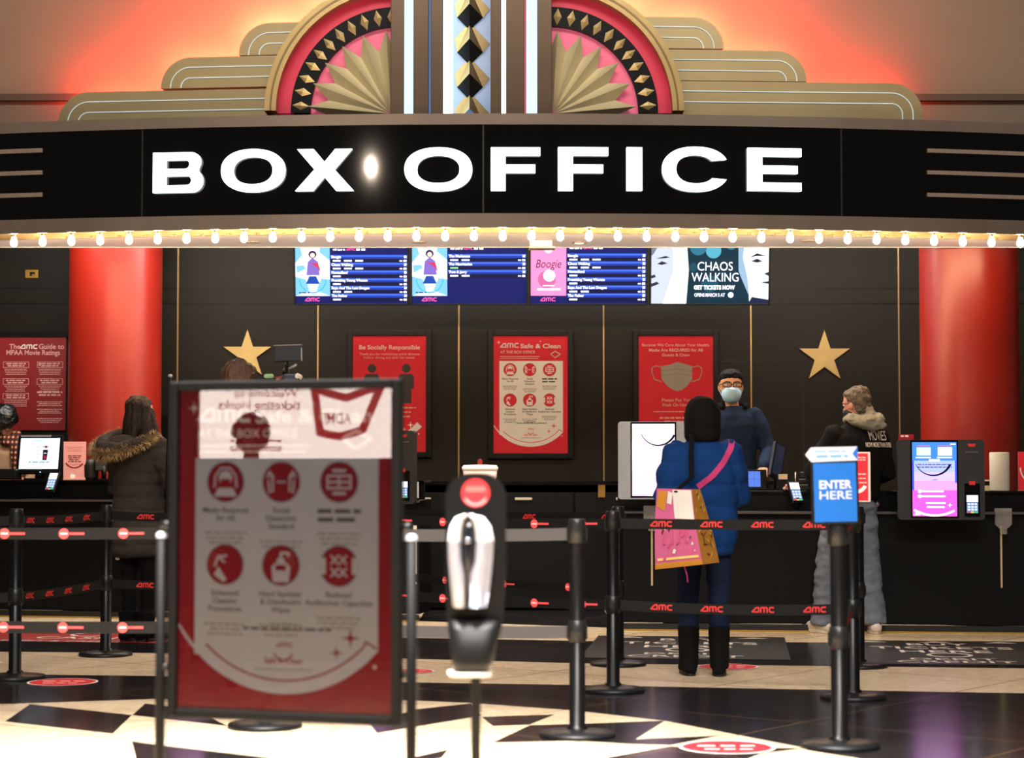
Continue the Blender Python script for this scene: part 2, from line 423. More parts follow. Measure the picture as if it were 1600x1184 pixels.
for ch, x0, x1, y0, y1 in (('B', 240, 318, 238, 302), ('O', 346, 446, 234, 300), ('X', 462, 553, 233, 299), ('O', 632, 738, 232, 298), ('F', 767, 844, 231, 298),
                           ('F', 872, 950, 231, 298), ('I', 979, 1003, 231, 298), ('C', 1036, 1137, 232, 298), ('E', 1168, 1251, 233, 298)):
    a = px_on_arc(x0, y1); c = px_on_arc(x1, y0); h = c.z - a.z; w_ = (c - a).xy.length / h
    v, fc = fill2(glyph(ch, w_))
    b = MB(); ang = math.atan2(c.y - a.y, c.x - a.x)
    A = Matrix.Translation((a.x, a.y - .012, a.z)) @ Matrix.Rotation(ang, 4, 'Z')
    b.add([A @ Vector((p[0] * h, -.014 * p[2] * 2, p[1] * h)) for p in v], fc, LETM); mloc(b, 'letter')
# bulbs under the lip
BULB = mat('bulb_glass_lit', '#fff2d8', .2, emis='#ffd8a8', es=190, na=0)
n_b = 36
for k in range(n_b):
    px = 22 + (1594 - 22) * k / (n_b - 1)
    p = px_on_arc(px, 360, .2)
    if k == 0:
        t0 = thing('light_bulb', 'glowing round bulb hanging in the row under the marquee lip', 'bulb', (0, 0, 0), 0, 'bulbs in the row under the marquee')
        b = MB(); b.lathe((0, 0, 0), [(.018, 0), (.018, -.03), (.015, -.042)], mat('socket_brass', '#b08a4a', .3, metal=.9), 14); b.build('socket', t0)
        b = MB(); b.lathe((0, 0, 0), [(.013, -.04), (.016, -.05), (.022, -.066), (.0265, -.084), (.025, -.1), (.016, -.113), (.004, -.118)], BULB, 18); b.build('glass', t0)
        o = t0
    else: o = dup(t0, (0, 0, 0), 0)
    o.location = (p.x, p.y, zb + .044)
# recessed downlights and the little ceiling camera under the canopy
for k, (px, py, lab) in enumerate(((395, 377, 'round recessed downlight in the soffit above the left star'), (655, 377, 'round recessed downlight in the soffit above the second menu screen'),
                                   (905, 378, 'bright round recessed downlight just right of the white ceiling box'), (1265, 375, 'round recessed downlight in the soffit above the right star'))):
    Y = 1.7 * 0 + (zb - CAMZ) * FPX / (737 - py) 
    p = at(px, py, Y)
    t = thing('downlight', lab, 'light', (p.x, Y, zb))
    b = MB(); b.lathe((0, 0, 0), [(.055, .002), (.055, -.006), (.04, -.006), (.04, 0)], mat('downlight_rim', '#9a8b7c', .4), 24); b.build('rim', t)
    b = MB(); b.lathe((0, 0, 0), [(.039, -.003), (.039, -.004)], E('#ffe9cc', 5.) if k == 2 else E('#c9b9a8', .5), 24); b.build('lens', t)
p = at(845, 376, 15.0)
t = thing('ceiling_box', 'white box-shaped fitting under the marquee soffit above the pink menu screen', 'fitting', (p.x, 15.0, zb))
b = MB(); b.box((0, 0, -.03), (.17, .12, .05), mat('fitting_white', '#e8dfd2', .4)); b.build('housing', t, bevel=.008)
b = MB(); b.box((.01, 0, -.062), (.2, .15, .014), mat('fitting_base', '#c9a9a0', .4)); b.build('base_plate', t, bevel=.004)
# ================================================================ CROWN ORNAMENT ON THE MARQUEE
FINLN = mat('silver_line', '#cfd8d6', .3, emis='#cfeef2', es=.35)  # silver trim; slight emission stands in for the light it reflects
FINM = mat('fin_gold', '#ab9a72', .38, metal=.45, nz=1.5, na=.18)
zd = zt - .01
def fin(side, xin, xout, ytop, ybot, Y, rot, lab, lines=(16, 33)):
    s_ = Y / FPX
    p = at(xin, ybot, Y); z0 = max(zd, p.z) if ybot < 175 else zd
    L_ = abs(xout - xin) * s_; H = at(xin, ytop, Y).z - z0; r = min(H * .98, 50 * s_)
    d = -1 if side == 'l' else 1
    t = thing('stepped_fin', lab, 'ornament', (p.x, Y, z0), rot)
    def path(i):
        rr = max(.01, r - i); o = []
        for k in range(11):
            a = PI / 2 * k / 10
            o.append((d * (L_ - r + rr * math.sin(a)), H - r + rr * math.cos(a)))
        return [(0, H - i)] + o + [(d * (L_ - i), 0)]
    b = MB(); b.prism([(0, 0)] + path(0), -.05, .12, FINM); b.build('fin_panel', t, bevel=.006)
    for ln in lines:
        b = MB(); q = path(ln * s_); q = [x for x in q if x[1] >= 0]
        b.tube([(x, -.055, z) for x, z in q], .0042, FINLN, 8, cap=False); b.build('silver_line', t)
    for ln in (lines[0] - 8, lines[-1] - 8) if len(lines) > 1 else ():
        pass
fin('l', 470, 80, 139, 182, 14.72, math.radians(-6), 'lowest and longest left stepped gold fin on the marquee')
fin('l', 470, 247, 88, 136, 14.70, math.radians(-6), 'middle left stepped gold fin on the marquee')
fin('l', 500, 372, 36, 86, 14.68, math.radians(-6), 'smallest topmost left stepped gold fin beside the arch')
fin('r', 1010, 1448, 128, 182, 14.66, math.radians(3), 'lowest and longest right stepped gold fin on the marquee')
fin('r', 1010, 1263, 79, 127, 14.66, math.radians(3), 'middle right stepped gold fin on the marquee')
fin('r', 985, 1132, 28, 77, 14.66, math.radians(3), 'smallest topmost right stepped gold fin beside the arch')
OY = 14.58; OS = OY / FPX
PINK1 = mat('arch_rose', '#c02540', .45, nz=2, na=.1, emis='#c02848', es=.22)  # emission added so the rose ring reads as lit
PINK2 = mat('arch_pink', '#d8607e', .5, nz=2, na=.1, emis='#e06a88', es=.3)  # inner pink also given emission in place of light on it
NAVY = mat('ring_black', '#06070b', .45, spec=.15)
def ringprism(mb, r0, r1, a0, a1, y0, y1, m, n=40):
    vs = []; fs = []
    for k in range(n + 1):
        a = a0 + (a1 - a0) * k / n; c, s_ = math.cos(a), math.sin(a)
        vs += [(r0 * c, y0, r0 * s_), (r1 * c, y0, r1 * s_), (r1 * c, y1, r1 * s_), (r0 * c, y1, r0 * s_)]
    for k in range(n):
        a = 4 * k; b_ = a + 4
        for i in range(4):
            j = (i + 1) % 4; fs.append((a + i, a + j, b_ + j, b_ + i))
    mb.add(vs, fs, m)
def sunburst(side, px, lab):
    p = at(px, 178, OY); z0 = zd
    t = thing('sunburst_arch', lab, 'ornament', (p.x, OY, z0))
    d = -1 if side == 'l' else 1
    a0, a1 = (PI / 2, PI) if side == 'l' else (0, PI / 2)
    dz = p.z - z0
    def B(): return MB(Matrix.Translation((0, 0, dz)))
    b = B(); ringprism(b, 189 * OS, 207 * OS, a0, a1, -.14, .1, GOLD)
    ringprism(b, 196 * OS, 199 * OS, a0, a1, -.144, -.13, GOLDD); b.build('rim', t)
    b = B(); ringprism(b, 166 * OS, 189.5 * OS, a0, a1, -.03, .06, PINK1); b.build('rose_ring', t)
    b = B(); ringprism(b, 137 * OS, 168 * OS, a0, a1, -.045, .05, NAVY); b.build('black_ring', t)
    b = B(); ringprism(b, 2 * OS, 138 * OS, a0, a1, 0, .05, PINK2); b.build('pink_panel', t)
    for k in range(11):
        a = math.radians(4.2 + k * 8.2); rm = 152.5 * OS
        def pt(r, w_): return (d * (r * math.cos(a) - w_ * math.sin(a)), r * math.sin(a) + w_ * math.cos(a))
        q = [pt(rm - 13.5 * OS, 0), pt(rm, -6.6 * OS), pt(rm + 13.5 * OS, 0), pt(rm, 6.6 * OS)]
        b = B(); c = pt(rm, 0)
        vs = [(x, -.047, z) for x, z in q] + [(c[0], -.058, c[1])]
        fs = [(0, 1, 4), (1, 2, 4), (2, 3, 4), (3, 0, 4)]
        if d < 0: fs = [x[::-1] for x in fs]
        b.add(vs, fs, GOLD); b.build('diamond', t)
    ox, oz = d * (-12 * OS if side == 'l' else 2 * OS) * (-1 if side == 'l' else 1), -2 * OS
    ox = 10 * OS * (-1) if side == 'l' else 2 * OS
    an = [4.5, 21, 37.5, 54, 70, 86.5]
    PET = mat('petal_champagne', '#c6bb95', .36, metal=.3, nz=3)
    for k, ad in enumerate(an):
        a = math.radians(ad); R_ = 131 * OS; rv = 101 * OS
        al = math.radians(ad - 8.3 if k else -.5); ah = math.radians(min(ad + 8.3, 92))
        b = B(); q = lambda r, ang, y: (ox + d * r * math.cos(ang), y, oz + r * math.sin(ang))
        vs = [q(2 * OS, a, -.06), q(rv, al, -.03), q(R_, a, -.09), q(rv, ah, -.03), q(rv * .9, al, .0), q(R_ * .9, a, 0), q(rv * .9, ah, 0)]
        fs = [(0, 1, 2), (0, 2, 3), (1, 4, 5, 2), (2, 5, 6, 3)]
        if d < 0: fs = [x[::-1] for x in fs]
        b.add(vs, fs, PET); b.build('petal', t)
sunburst('l', 622, 'left half sunburst arch with pink panel and diamond ring')
sunburst('r', 861, 'right half sunburst arch with pink panel and diamond ring')
# centre pylon
p0 = at(738, 178, 14.45); S_ = 14.45 / FPX; PH = 1.5
py = thing('centre_pylon', 'tall bronze pylon with white light tubes and a column of diamonds', 'ornament', (p0.x, 14.45, zd))
TUBE = E('#bfe0f5', 1.7); TUBEB = E('#e4fbff', 3.2); TUBED = E('#5f86b8', .8)
def px2x(px): return (px - 738) * S_
for x0, x1, dep, m, nm in ((610, 631, .10, BRASS, 'side_panel'), (631, 646, .14, TUBE, 'light_tube'), (646, 670, .06, BRASS, 'side_panel'), (670, 674, .1, TUBED, 'light_tube'), (674, 693, .02, BRASS, 'side_panel'),
                           (693, 707, .08, TUBEB, 'light_tube'), (767, 784, .02, BRASS, 'side_panel'), (784, 791, .08, TUBEB, 'light_tube'), (791, 820, .06, BRASS, 'side_panel'), (820, 823, .1, E('#e86a74', .8), 'light_tube'), (823, 840, .14, TUBE, 'light_tube'), (840, 863, .10, BRASS, 'side_panel')):
    b = MB(); b.box((px2x((x0 + x1) / 2), (dep - .16) + .12, PH / 2), ((x1 - x0) * S_, .24, PH), m); b.build(nm, py, bevel=.004 if m is BRASS else 0)
b = MB(); b.box((px2x(737), .16, PH / 2), (62 * S_, .2, PH), mat('panel_pale_blue', '#8f9db0', .4, emis='#8fb4e8', es=.35)); b.build('back_panel', py)
for k in range(6):
    zt_ = at(738, 142 - 54.5 * k, 14.45).z - zd
    u = S_; cx = px2x(733.5)
    if zt_ > PH: break
    b = MB()
    T = (cx, .05, zt_); A = (cx, -.03, zt_ - 29 * u); L_ = (cx - 24 * u, .05, zt_ - 26 * u); R_ = (cx + 32 * u, .05, zt_ - 34 * u); Bm = (cx, .05, max(-.0, zt_ - 68 * u))
    L2 = (cx - 20 * u, .04, zt_ - 48 * u); R2 = (cx + 21 * u, .04, zt_ - 48 * u)
    b.add([T, L_, L2, A], [(0, 1, 2, 3)], GOLD); b.add([T, A, R2, R_], [(0, 1, 2, 3)], GOLDD)
    if zt_ - 68 * u > 0: b.add([A, L2, Bm, R2], [(0, 1, 2, 3)], NAVY)
    b.build('diamond', py)
# ================================================================ WALL: stars, posters, columns, screens
STARM = mat('star_gold_leaf', '#b09a66', .4, metal=.75, nz=5, na=.3)
def star(px, py_top, py_bot, pxl, pxr, lab):
    a = at((pxl + pxr) / 2, py_top, WALLY); c = at(px, py_bot, WALLY); w_ = at(pxr, 500, WALLY).x - at(pxl, 500, WALLY).x
    R_ = w_ / 2 / math.sin(math.radians(72)); cz = a.z - R_
    b = MB(); pts = []
    for k in range(10):
        r = R_ if k % 2 == 0 else R_ * .382
        pts.append((r * math.sin(k * PI / 5), r * math.cos(k * PI / 5)))
    b.prism(pts, -.018, 0, STARM)
    o = b.build('wall_star', loc=(a.x, WALLY - .002, cz)); tag(o, lab, 'star')
star(386, 515, 590, 350, 424, 'left gold five-pointed star on the dark wall, partly behind the head')
star(1287, 516, 591, 1248, 1327, 'right gold five-pointed star on the dark wall, fully in view')
COLM = mat('column_red_lacquer', '#8f1b0c', .38, nz=1, na=.08, coat=.35, crough=.3)
for px, wpx, Y, lab in ((179, 143.5, 17.3, 'left round red column beside the movie ratings poster'), (1516, 152, 15.95, 'right round red column behind the paper towel roll')):
    r = wpx / 2 / FPX * Y; x = (px - 800) / FPX * Y
    t = thing('column', lab, 'column', (x, Y, 0))
    b = MB(); b.lathe((0, 0, 0), [(r, 0.12), (r, 3.6)], COLM, 72); b.build('shaft', t)
    b = MB(); b.lathe((0, 0, 0), [(r + .03, 0), (r + .03, .1), (r + .005, .12)], BLACK, 48); b.build('column_base', t)
    b = MB(); b.lathe((0, 0, 0), [(r + .02, 3.6), (r + .05, 3.66), (r + .05, 3.75)], mat('column_cap', '#5b130b', .5), 48); b.build('column_cap', t)
GLASSP = None
def glossy_print(name, col):
    return mat(name, col, .5, na=.03, coat=.6, crough=.06, bump=.0)
def crinkle(name, ior=1.5, bump=.3, bs=9):
    """clear film over a print: mostly see-through, sharply reflecting, slightly wavy"""
    if name in MATS: return MATS[name]
    m = bpy.data.materials.new(name); m.use_nodes = True; nt = m.node_tree; N = nt.nodes; L = nt.links
    N.remove(N['Principled BSDF']); out = N['Material Output']
    tr = N.new('ShaderNodeBsdfTransparent'); gl = N.new('ShaderNodeBsdfGlossy'); gl.inputs['Roughness'].default_value = .02
    fr = N.new('ShaderNodeFresnel'); fr.inputs['IOR'].default_value = ior; mx = N.new('ShaderNodeMixShader')
    tc = N.new('ShaderNodeTexCoord'); n = N.new('ShaderNodeTexNoise'); n.inputs['Scale'].default_value = bs; n.inputs['Detail'].default_value = 1
    L.new(tc.outputs['Object'], n.inputs['Vector']); bp = N.new('ShaderNodeBump'); bp.inputs['Strength'].default_value = bump; bp.inputs['Distance'].default_value = .02
    L.new(n.outputs['Fac'], bp.inputs['Height']); L.new(bp.outputs['Normal'], gl.inputs['Normal'])
    L.new(fr.outputs[0], mx.inputs[0]); L.new(tr.outputs[0], mx.inputs[1]); L.new(gl.outputs[0], mx.inputs[2]); L.new(mx.outputs[0], out.inputs['Surface'])
    MATS[name] = m; return m
FILM = crinkle('wavy_film', 1.42, .3, 7)
def frame(b, w_, h, fw, m, y0=-.03, y1=0.):
    b.box((-w_ / 2 - fw / 2, (y0 + y1) / 2, h / 2), (fw, y1 - y0, h + 2 * fw), m); b.box((w_ / 2 + fw / 2, (y0 + y1) / 2, h / 2), (fw, y1 - y0, h + 2 * fw), m)
    b.box((0, (y0 + y1) / 2, -fw / 2), (w_, y1 - y0, fw), m); b.box((0, (y0 + y1) / 2, h + fw / 2), (w_, y1 - y0, fw), m)
def U(w_, h): return (lambda u: (u - .5) * w_), (lambda v: v * h)
def smile(b, w_, y, m, cz, r0, r1, a0, a1): b.band(0, cz, r0, r1, a0, a1, y, m)
def safe_clean(b, w_, h, y, red, cream, white, dark, grey):
    X, Z = U(w_, h); k = w_
    b.rect(-w_ / 2, w_ / 2, 0, h, y, red)
    ro = .582 * k; cz = ro + .055 * h; cx = 0
    arc = []
    for i in range(25):
        a = math.radians(-137.5 + (95 + 0) * i / 24); arc.append((ro * math.cos(a), cz + ro * math.sin(a)))
    arc = [p for p in arc if -.42 * k <= p[0] <= .434 * k]
    b.poly([(-.42 * k, Z(.787)), (-.42 * k, arc[0][1])] + arc + [(.434 * k, arc[-1][1]), (.434 * k, Z(.787))], y - .0008, cream)
    a0 = math.acos(-.5 / .582)
    b.band(0, cz, lambda t: ro - (.01 + .05 * t) * k, ro, -a0, -math.radians(41.5), y - .0012, cream)
    b.band(0, cz, ro - .062 * k, ro - .053 * k, -math.radians(134), -math.radians(45), y - .0016, red)
    b.stroke([(.37 * k, cz - .372 * k), (.38 * k, cz - .35 * k), (.43 * k, cz - .38 * k)], .009 * k, y - .0016, red)
    b.spark(.31 * k, Z(.233), .045 * k, y - .002, red); b.spark(.245 * k, Z(.187), .032 * k, y - .002, red); b.disc(.42 * k, Z(.147), .009 * k, y - .002, white, 10)
    b.amc(-.41 * k, Z(.9), .062 * k, y - .001, white, 'L'); b.text('Safe & Clean', -.135 * k, Z(.897), .082 * k, y - .001, white, 'L', bold=.02, w=.54 * k)
    b.text('AT THE BOX OFFICE', -.41 * k, Z(.852), .05 * k, y - .001, white, 'L', bold=.01, w=.47 * k)
    b.lines(-.41 * k, .12 * k, Z(.822), .008 * k, y - .001, white, 'L', 2, .025 * k)
    b.spark(-.43 * k, Z(.945), .03 * k, y - .001, white); b.spark(.13 * k, Z(.955), .016 * k, y - .001, white)
    b.stroke([(.27 * k, Z(.845)), (.33 * k, Z(.87)), (.4 * k, Z(.845)), (.33 * k, Z(.815)), (.27 * k, Z(.845))], .012 * k, y - .001, white)
    caps = [['Masks Required', 'for All'], ['Social', 'Distancing', 'Standard'], None, ['Enhanced', 'Cleaning', 'Procedures'], ['Hand Sanitizer', '& Disinfecting', 'Wipes'], ['Reduced', 'Auditorium Capacities']]
    for i in range(6):
        ux = (.224, .487, .755)[i % 3]; vz = (.712, .453)[i // 3]; cx_, cz_ = X(ux), Z(vz); r = .088 * k
        b.disc(cx_, cz_, r, y - .0012, dark); b.disc(cx_, cz_, r * .95, y - .0015, red)
        st = lambda pts, q=.1: b.stroke([(cx_ + p[0] * r, cz_ + p[1] * r) for p in pts], q * r, y - .0019, cream)
        if i == 0:
            b.disc(cx_, cz_ + .2 * r, .36 * r, y - .0018, cream, 20); b.poly([(cx_ + q * r, cz_ + s * r) for q, s in ((-.62, -.72), (.62, -.72), (.4, -.3), (-.4, -.3))], y - .0018, cream)
            b.poly([(cx_ + q * r, cz_ + s * r) for q, s in ((-.28, .15), (.28, .15), (.22, -.18), (0, -.3), (-.22, -.18))], y - .0022, red); st([(-.6, -.3), (-.55, .3), (-.25, .68), (.25, .68), (.55, .3), (.6, -.3)], .09)
        elif i == 1:
            for s in (-1, 1): st([(s * .62, .5), (s * .45, .1), (s * .45, -.5)], .1); st([(s * .75, .2), (s * .62, .5), (s * .4, .2)], .1); st([(s * .62, -.55), (s * .68, .1)], .1)
            st([(-.25, 0), (.25, 0)], .08)
        elif i == 2:
            st([(-.6, .3), (.6, .3), (.6, -.3), (-.6, -.3), (-.6, .3)]); st([(-.6, 0), (.6, 0)]); st([(0, .3), (0, -.3)]); st([(-.35, .55), (.35, .55)], .14); st([(-.35, -.55), (.35, -.55)], .14)
        elif i == 3:
            b.poly([(cx_ + q * r, cz_ + s * r) for q, s in ((-.1, -.85), (-.6, -.5), (-.35, -.1), (.1, -.75))], y - .0018, cream); st([(-.55, -.1), (-.4, .35), (.1, .45)], .12); st([(-.35, .45), (-.15, .2), (.0, .1)], .12)
        elif i == 4:
            b.poly([(cx_ + q * r, cz_ + s * r) for q, s in ((-.42, -.82), (.42, -.82), (.5, -.1), (.3, .12), (-.3, .12), (-.5, -.1))], y - .0018, cream)
            b.rect(cx_ - .28 * r, cx_ + .28 * r, cz_ - .25 * r, cz_ + .02 * r, y - .0022, red); b.rect(cx_ - .2 * r, cx_ + .2 * r, cz_ + .12 * r, cz_ + .34 * r, y - .0018, cream); st([(0, .34), (0, .6), (.4, .6), (.4, .4)], .12)
        else:
            b.rect(cx_ - .98 * r, cx_ - .68 * r, cz_ - .4 * r, cz_ + .4 * r, y - .0018, cream); b.rect(cx_ + .68 * r, cx_ + .98 * r, cz_ - .4 * r, cz_ + .4 * r, y - .0018, cream)
            for q in (-.22, .22):
                for s in (-.3, .3): st([(q - .2, s - .22), (q + .2, s + .22)], .09); st([(q - .2, s + .22), (q + .2, s - .22)], .09)
        zz = cz_ - r - .045 * k
        for j, cp in enumerate(caps[i] or []): b.text(cp, cx_, zz - j * .034 * k, .034 * k, y - .001, dark, bold=.02)
        if not caps[i]: b.lines(cx_ - .1 * k, cx_ + .1 * k, zz, .018 * k, y - .001, dark, 'C', 2, .036 * k, 5)
        b.lines(cx_ - .1 * k, cx_ + .1 * k, zz - len(caps[i] or [0, 0]) * .036 * k - .02 * k, .009 * k, y - .001, grey, 'C', 3, .021 * k, i)
    b.text('Learn More at', 0, Z(.268), .022 * k, y - .001, dark); b.lines(-.19 * k, .22 * k, Z(.252), .012 * k, y - .001, dark, 'C', 1, seed=3)
    b.amc(-.035 * k, Z(.2), .02 * k, y - .001, red, 'L'); b.band(0, Z(.19), .04 * k, .048 * k, PI + .3, 2 * PI - .3, y - .001, red, 10)
    b.text('Safe & Clean', 0, Z(.15), .035 * k, y - .001, red, bold=.02); b.lines(-.13 * k, .13 * k, Z(.128), .007 * k, y - .001, grey, n=1)
def wall_poster(px0, px1, py0, py1, lab, draw):
    fw_px = 7
    a = at(px0, py1, WALLY); c = at(px1, py0, WALLY); w_ = c.x - a.x; h = c.z - a.z
    t = thing('framed_poster', lab, 'poster', ((a.x + c.x) / 2, WALLY - .003, a.z))
    b = MB(); frame(b, w_, h, .05, BLACK, -.035, 0); b.build('frame', t, bevel=.006)
    b = MB(); draw(b, w_, h, -.008); b.build('print', t)
    b = MB(); b.rect(-w_ / 2, w_ / 2, 0, h, -.016, FILM); b.build('glazing', t)
RED1 = mat('poster_red_glow', '#d8262f', .5, na=.04, spec=.15, emis='#d8303a', es=.2)  # poster red with added emission in place of stronger light
def p_social(b, w_, h, y):
    X, Z = U(w_, h); k = w_
    b.rect(-w_ / 2, w_ / 2, 0, h, y, RED1)
    b.text('Be Socially Responsible', 0, Z(.885), .085 * k, y - .001, PINKP, bold=.02, w=.83 * k)
    b.text('Thank you for maintaining social distance', 0, Z(.835), .045 * k, y - .001, PINKP, w=.82 * k)
    b.text('before, during and after the movie.', 0, Z(.805), .045 * k, y - .001, PINKP, w=.7 * k)
    for cx in (-.24 * k, .23 * k):
        b.disc(cx, Z(.72), .06 * k, y - .001, DARKP)
        b.poly([(cx + p[0] * k, Z(.672) + p[1] * k) for p in ((-.075, 0), (.075, 0), (.105, -.04), (.105, -.2), (.07, -.2), (.07, -.4), (-.07, -.4), (-.07, -.2), (-.105, -.2), (-.105, -.04))], y - .001, DARKP)
    b.stroke([(-.1 * k, Z(.6)), (.1 * k, Z(.6))], .012 * k, y - .001, PINKP)
    b.lines(-.36 * k, .36 * k, Z(.375), .018 * k, y - .001, PINKP, 'C', 3, .06 * k, 8)
    b.band(0, .75 * k, lambda t: (.6 - .02 - .07 * t) * k, .6 * k, -2.4, -.74, y - .001, CREAM)
    b.spark(.29 * k, Z(.232), .05 * k, y - .001, CREAM); b.spark(.2 * k, Z(.195), .035 * k, y - .001, CREAM); b.disc(.4 * k, Z(.155), .01 * k, y - .001, CREAM, 8)
def p_mask(b, w_, h, y):
    X, Z = U(w_, h); k = w_
    b.rect(-w_ / 2, w_ / 2, 0, h, y, RED1)
    b.text('Because We Care About Your Health,', 0, Z(.912), .055 * k, y - .001, PINKP, w=.9 * k)
    b.text('Masks Are REQUIRED for All', 0, Z(.868), .055 * k, y - .001, PINKP, bold=.02, w=.72 * k)
    b.text('Guests & Crew', 0, Z(.827), .055 * k, y - .001, PINKP, bold=.02, w=.37 * k)
    mk = mat('print_mask_grey', '#b6b1a5', .5)
    b.poly([((q - .5) * k, Z(s)) for q, s in ((.3, .74), (.42, .755), (.52, .778), (.63, .76), (.72, .742), (.715, .63), (.65, .575), (.58, .54), (.52, .53), (.46, .54), (.38, .575), (.31, .63))], y - .001, mk)
    for v in (.7, .66): b.stroke([((q - .5) * k, Z(s)) for q, s in ((.3, v), (.52, v + .018), (.72, v))], .006 * k, y - .002, GREYP)
    for s in (-1, 1):
        cx = .012 * k; b.stroke([(cx + s * p[0] * k, Z(p[1])) for p in ((.21, .735), (.28, .745), (.33, .73), (.335, .69), (.3, .63), (.2, .61))], .012 * k, y - .001, mk)
    b.text('Please Put Your', .02 * k, Z(.44), .06 * k, y - .001, PINKP, bold=.01, w=.42 * k); b.text('Mask On Now.', .0, Z(.4), .06 * k, y - .001, PINKP, bold=.01, w=.36 * k)
    b.lines(-.3 * k, .3 * k, Z(.35), .012 * k, y - .001, PINKP, 'C', 1); b.lines(-.22 * k, .22 * k, Z(.295), .02 * k, y - .001, PINKP, 'C', 3, .05 * k, 3)
    b.amc(-.08 * k, Z(.155), .04 * k, y - .001, PINKP, 'L'); b.band(0, Z(.14), .05 * k, .065 * k, PI + .3, 2 * PI - .3, y - .001, PINKP, 10); b.text('Safe & Clean', 0, Z(.07), .06 * k, y - .001, PINKP, bold=.02)
    b.band(0, .7 * k, .6 * k, .63 * k, -2.5, -2.0, y - .001, PINKP)
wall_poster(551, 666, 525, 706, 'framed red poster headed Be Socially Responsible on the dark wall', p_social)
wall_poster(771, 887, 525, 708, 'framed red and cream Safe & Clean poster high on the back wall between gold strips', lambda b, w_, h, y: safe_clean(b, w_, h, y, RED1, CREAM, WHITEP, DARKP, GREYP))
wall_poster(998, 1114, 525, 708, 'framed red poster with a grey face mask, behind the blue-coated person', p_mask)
# ratings poster at the far left
a = at(-8, 672, WALLY); c = at(104, 527, WALLY); w_, h = c.x - a.x, c.z - a.z
DRED = mat('poster_red_deep', '#860f18', .5, na=.08); PPINK = mat('print_dusty_pink', '#d9a3a0', .5)
t = thing('ratings_poster', 'dark red movie ratings guide poster at the far left beside the column', 'poster', ((a.x + c.x) / 2, WALLY - .003, a.z))
b = MB(); b.box((0, -.006, h / 2), (w_, .012, h), DRED)
X, Z = U(w_, h); k = w_; ox = .035 * k
b.text('The', -.34 * k + ox, Z(.875), .1 * k, -.013, PPINK, 'L', bold=.015); b.amc(-.19 * k + ox, Z(.875), .062 * k, -.013, WHITEP, 'L'); b.text('Guide to', .08 * k + ox, Z(.875), .1 * k, -.013, PPINK, 'L', bold=.015)
b.text('MPAA Movie Ratings', ox, Z(.81), .1 * k, -.013, PPINK, bold=.015, w=.76 * k)
for cx, rows in ((-.24 * k + ox, (.7, .52, .36)), (.24 * k + ox, (.7, .52))):
    for i, v in enumerate(rows):
        b.stroke([(cx - .18 * k, Z(v) + .045 * k), (cx + .18 * k, Z(v) + .045 * k), (cx + .18 * k, Z(v) - .035 * k), (cx - .18 * k, Z(v) - .035 * k), (cx - .18 * k, Z(v) + .045 * k)], .006 * k, -.013, PPINK)
        b.lines(cx - .14 * k, cx + .14 * k, Z(v) + .012 * k, .018 * k, -.013, PPINK, 'C', 2, .032 * k, i); b.lines(cx - .16 * k, cx + .16 * k, Z(v) - .065 * k, .009 * k, -.013, PPINK, 'C', 4, .024 * k, i + 3)
b.text('R', .1 * k + ox, Z(.69), .07 * k, -.0135, PPINK, bold=.03)
b.lines(.06 * k + ox, .42 * k + ox, Z(.4), .022 * k, -.013, PPINK, 'C', 2, .04 * k, 9); b.amc(.15 * k + ox, Z(.4), .03 * k, -.0135, PPINK, 'L')
for v in (.3, .22, .12): b.lines(.06 * k + ox, .42 * k + ox, Z(v), .011 * k, -.013, PPINK, 'C', 3, .026 * k, int(v * 100))
b.build('print', t)
b = MB(); b.box((0, -.004, h + .025), (w_ + .02, .03, .05), BLACK); b.build('top_rail', t)
# small gold plaque and small signs
p = at(50, 428, WALLY); b = MB(); b.box((0, 0, 0), (.118, .012, .075), mat('plaque_gold', '#a8843a', .35, metal=.8)); b.rect(-.018, .03, -.02, .018, -.0065, BLACK); b.rect(.004, .026, -.016, -.004, -.0068, mat('plaque_gold', '#a8843a'))
tag(b.build('wall_plate', loc=(p.x, WALLY - .008, p.z), bevel=.003), 'small gold wall plate high on the dark wall at far left', 'wall plate')
p = at(1417, 692, 17.86); b = MB(); b.box((0, 0, 0), (.14, .01, .16), DRED); b.lines(-.05, .02, .055, .014, -.006, PINKP, 'L', 1); b.rect(-.07, .07, .0, .006, -.006, PINKP)
tag(b.build('wall_notice', loc=(p.x, WALLY - .008, p.z)), 'small dark red notice on the wall beside the right column', 'notice')
# menu screens
NAVYS = E('#141d6e', 1.0); TB1 = E('#3f66ea', 1.5); TB2 = E('#2440b4', 1.1); TB3 = E('#10174e', .8); TW = E('#f4f4ff', 2.0); TPINK = E('#ff5aa8', 1.6); TGREEN = E('#8fe08c', 1.4)
SCRY = 16.95
def screen_thing(px0, px1, lab, draw, tilt=9):
    a = at(px0, 474, SCRY); c = at(px1, 474, SCRY); w_ = c.x - a.x; h = w_ * .5625
    t = thing('menu_screen', lab, 'screen', ((a.x + c.x) / 2, SCRY, a.z)); t.rotation_euler = (math.radians(-tilt) * -1 if False else math.radians(tilt), 0, 0)
    b = MB(); frame(b, w_, h, .014, BLACK, -.03, .03); b.box((0, .02, h / 2), (w_, .04, h), BLACK); b.build('bezel', t, bevel=.003)
    b = MB(); draw(b, w_, h, -.004); b.build('display', t)
    b = MB(); b.cyl((0, .06, h * .6), (0, .06, h + .45), .025, BLACK); b.box((0, .05, h * .6), (.3, .04, .2), BLACK); b.build('ceiling_mount', t)
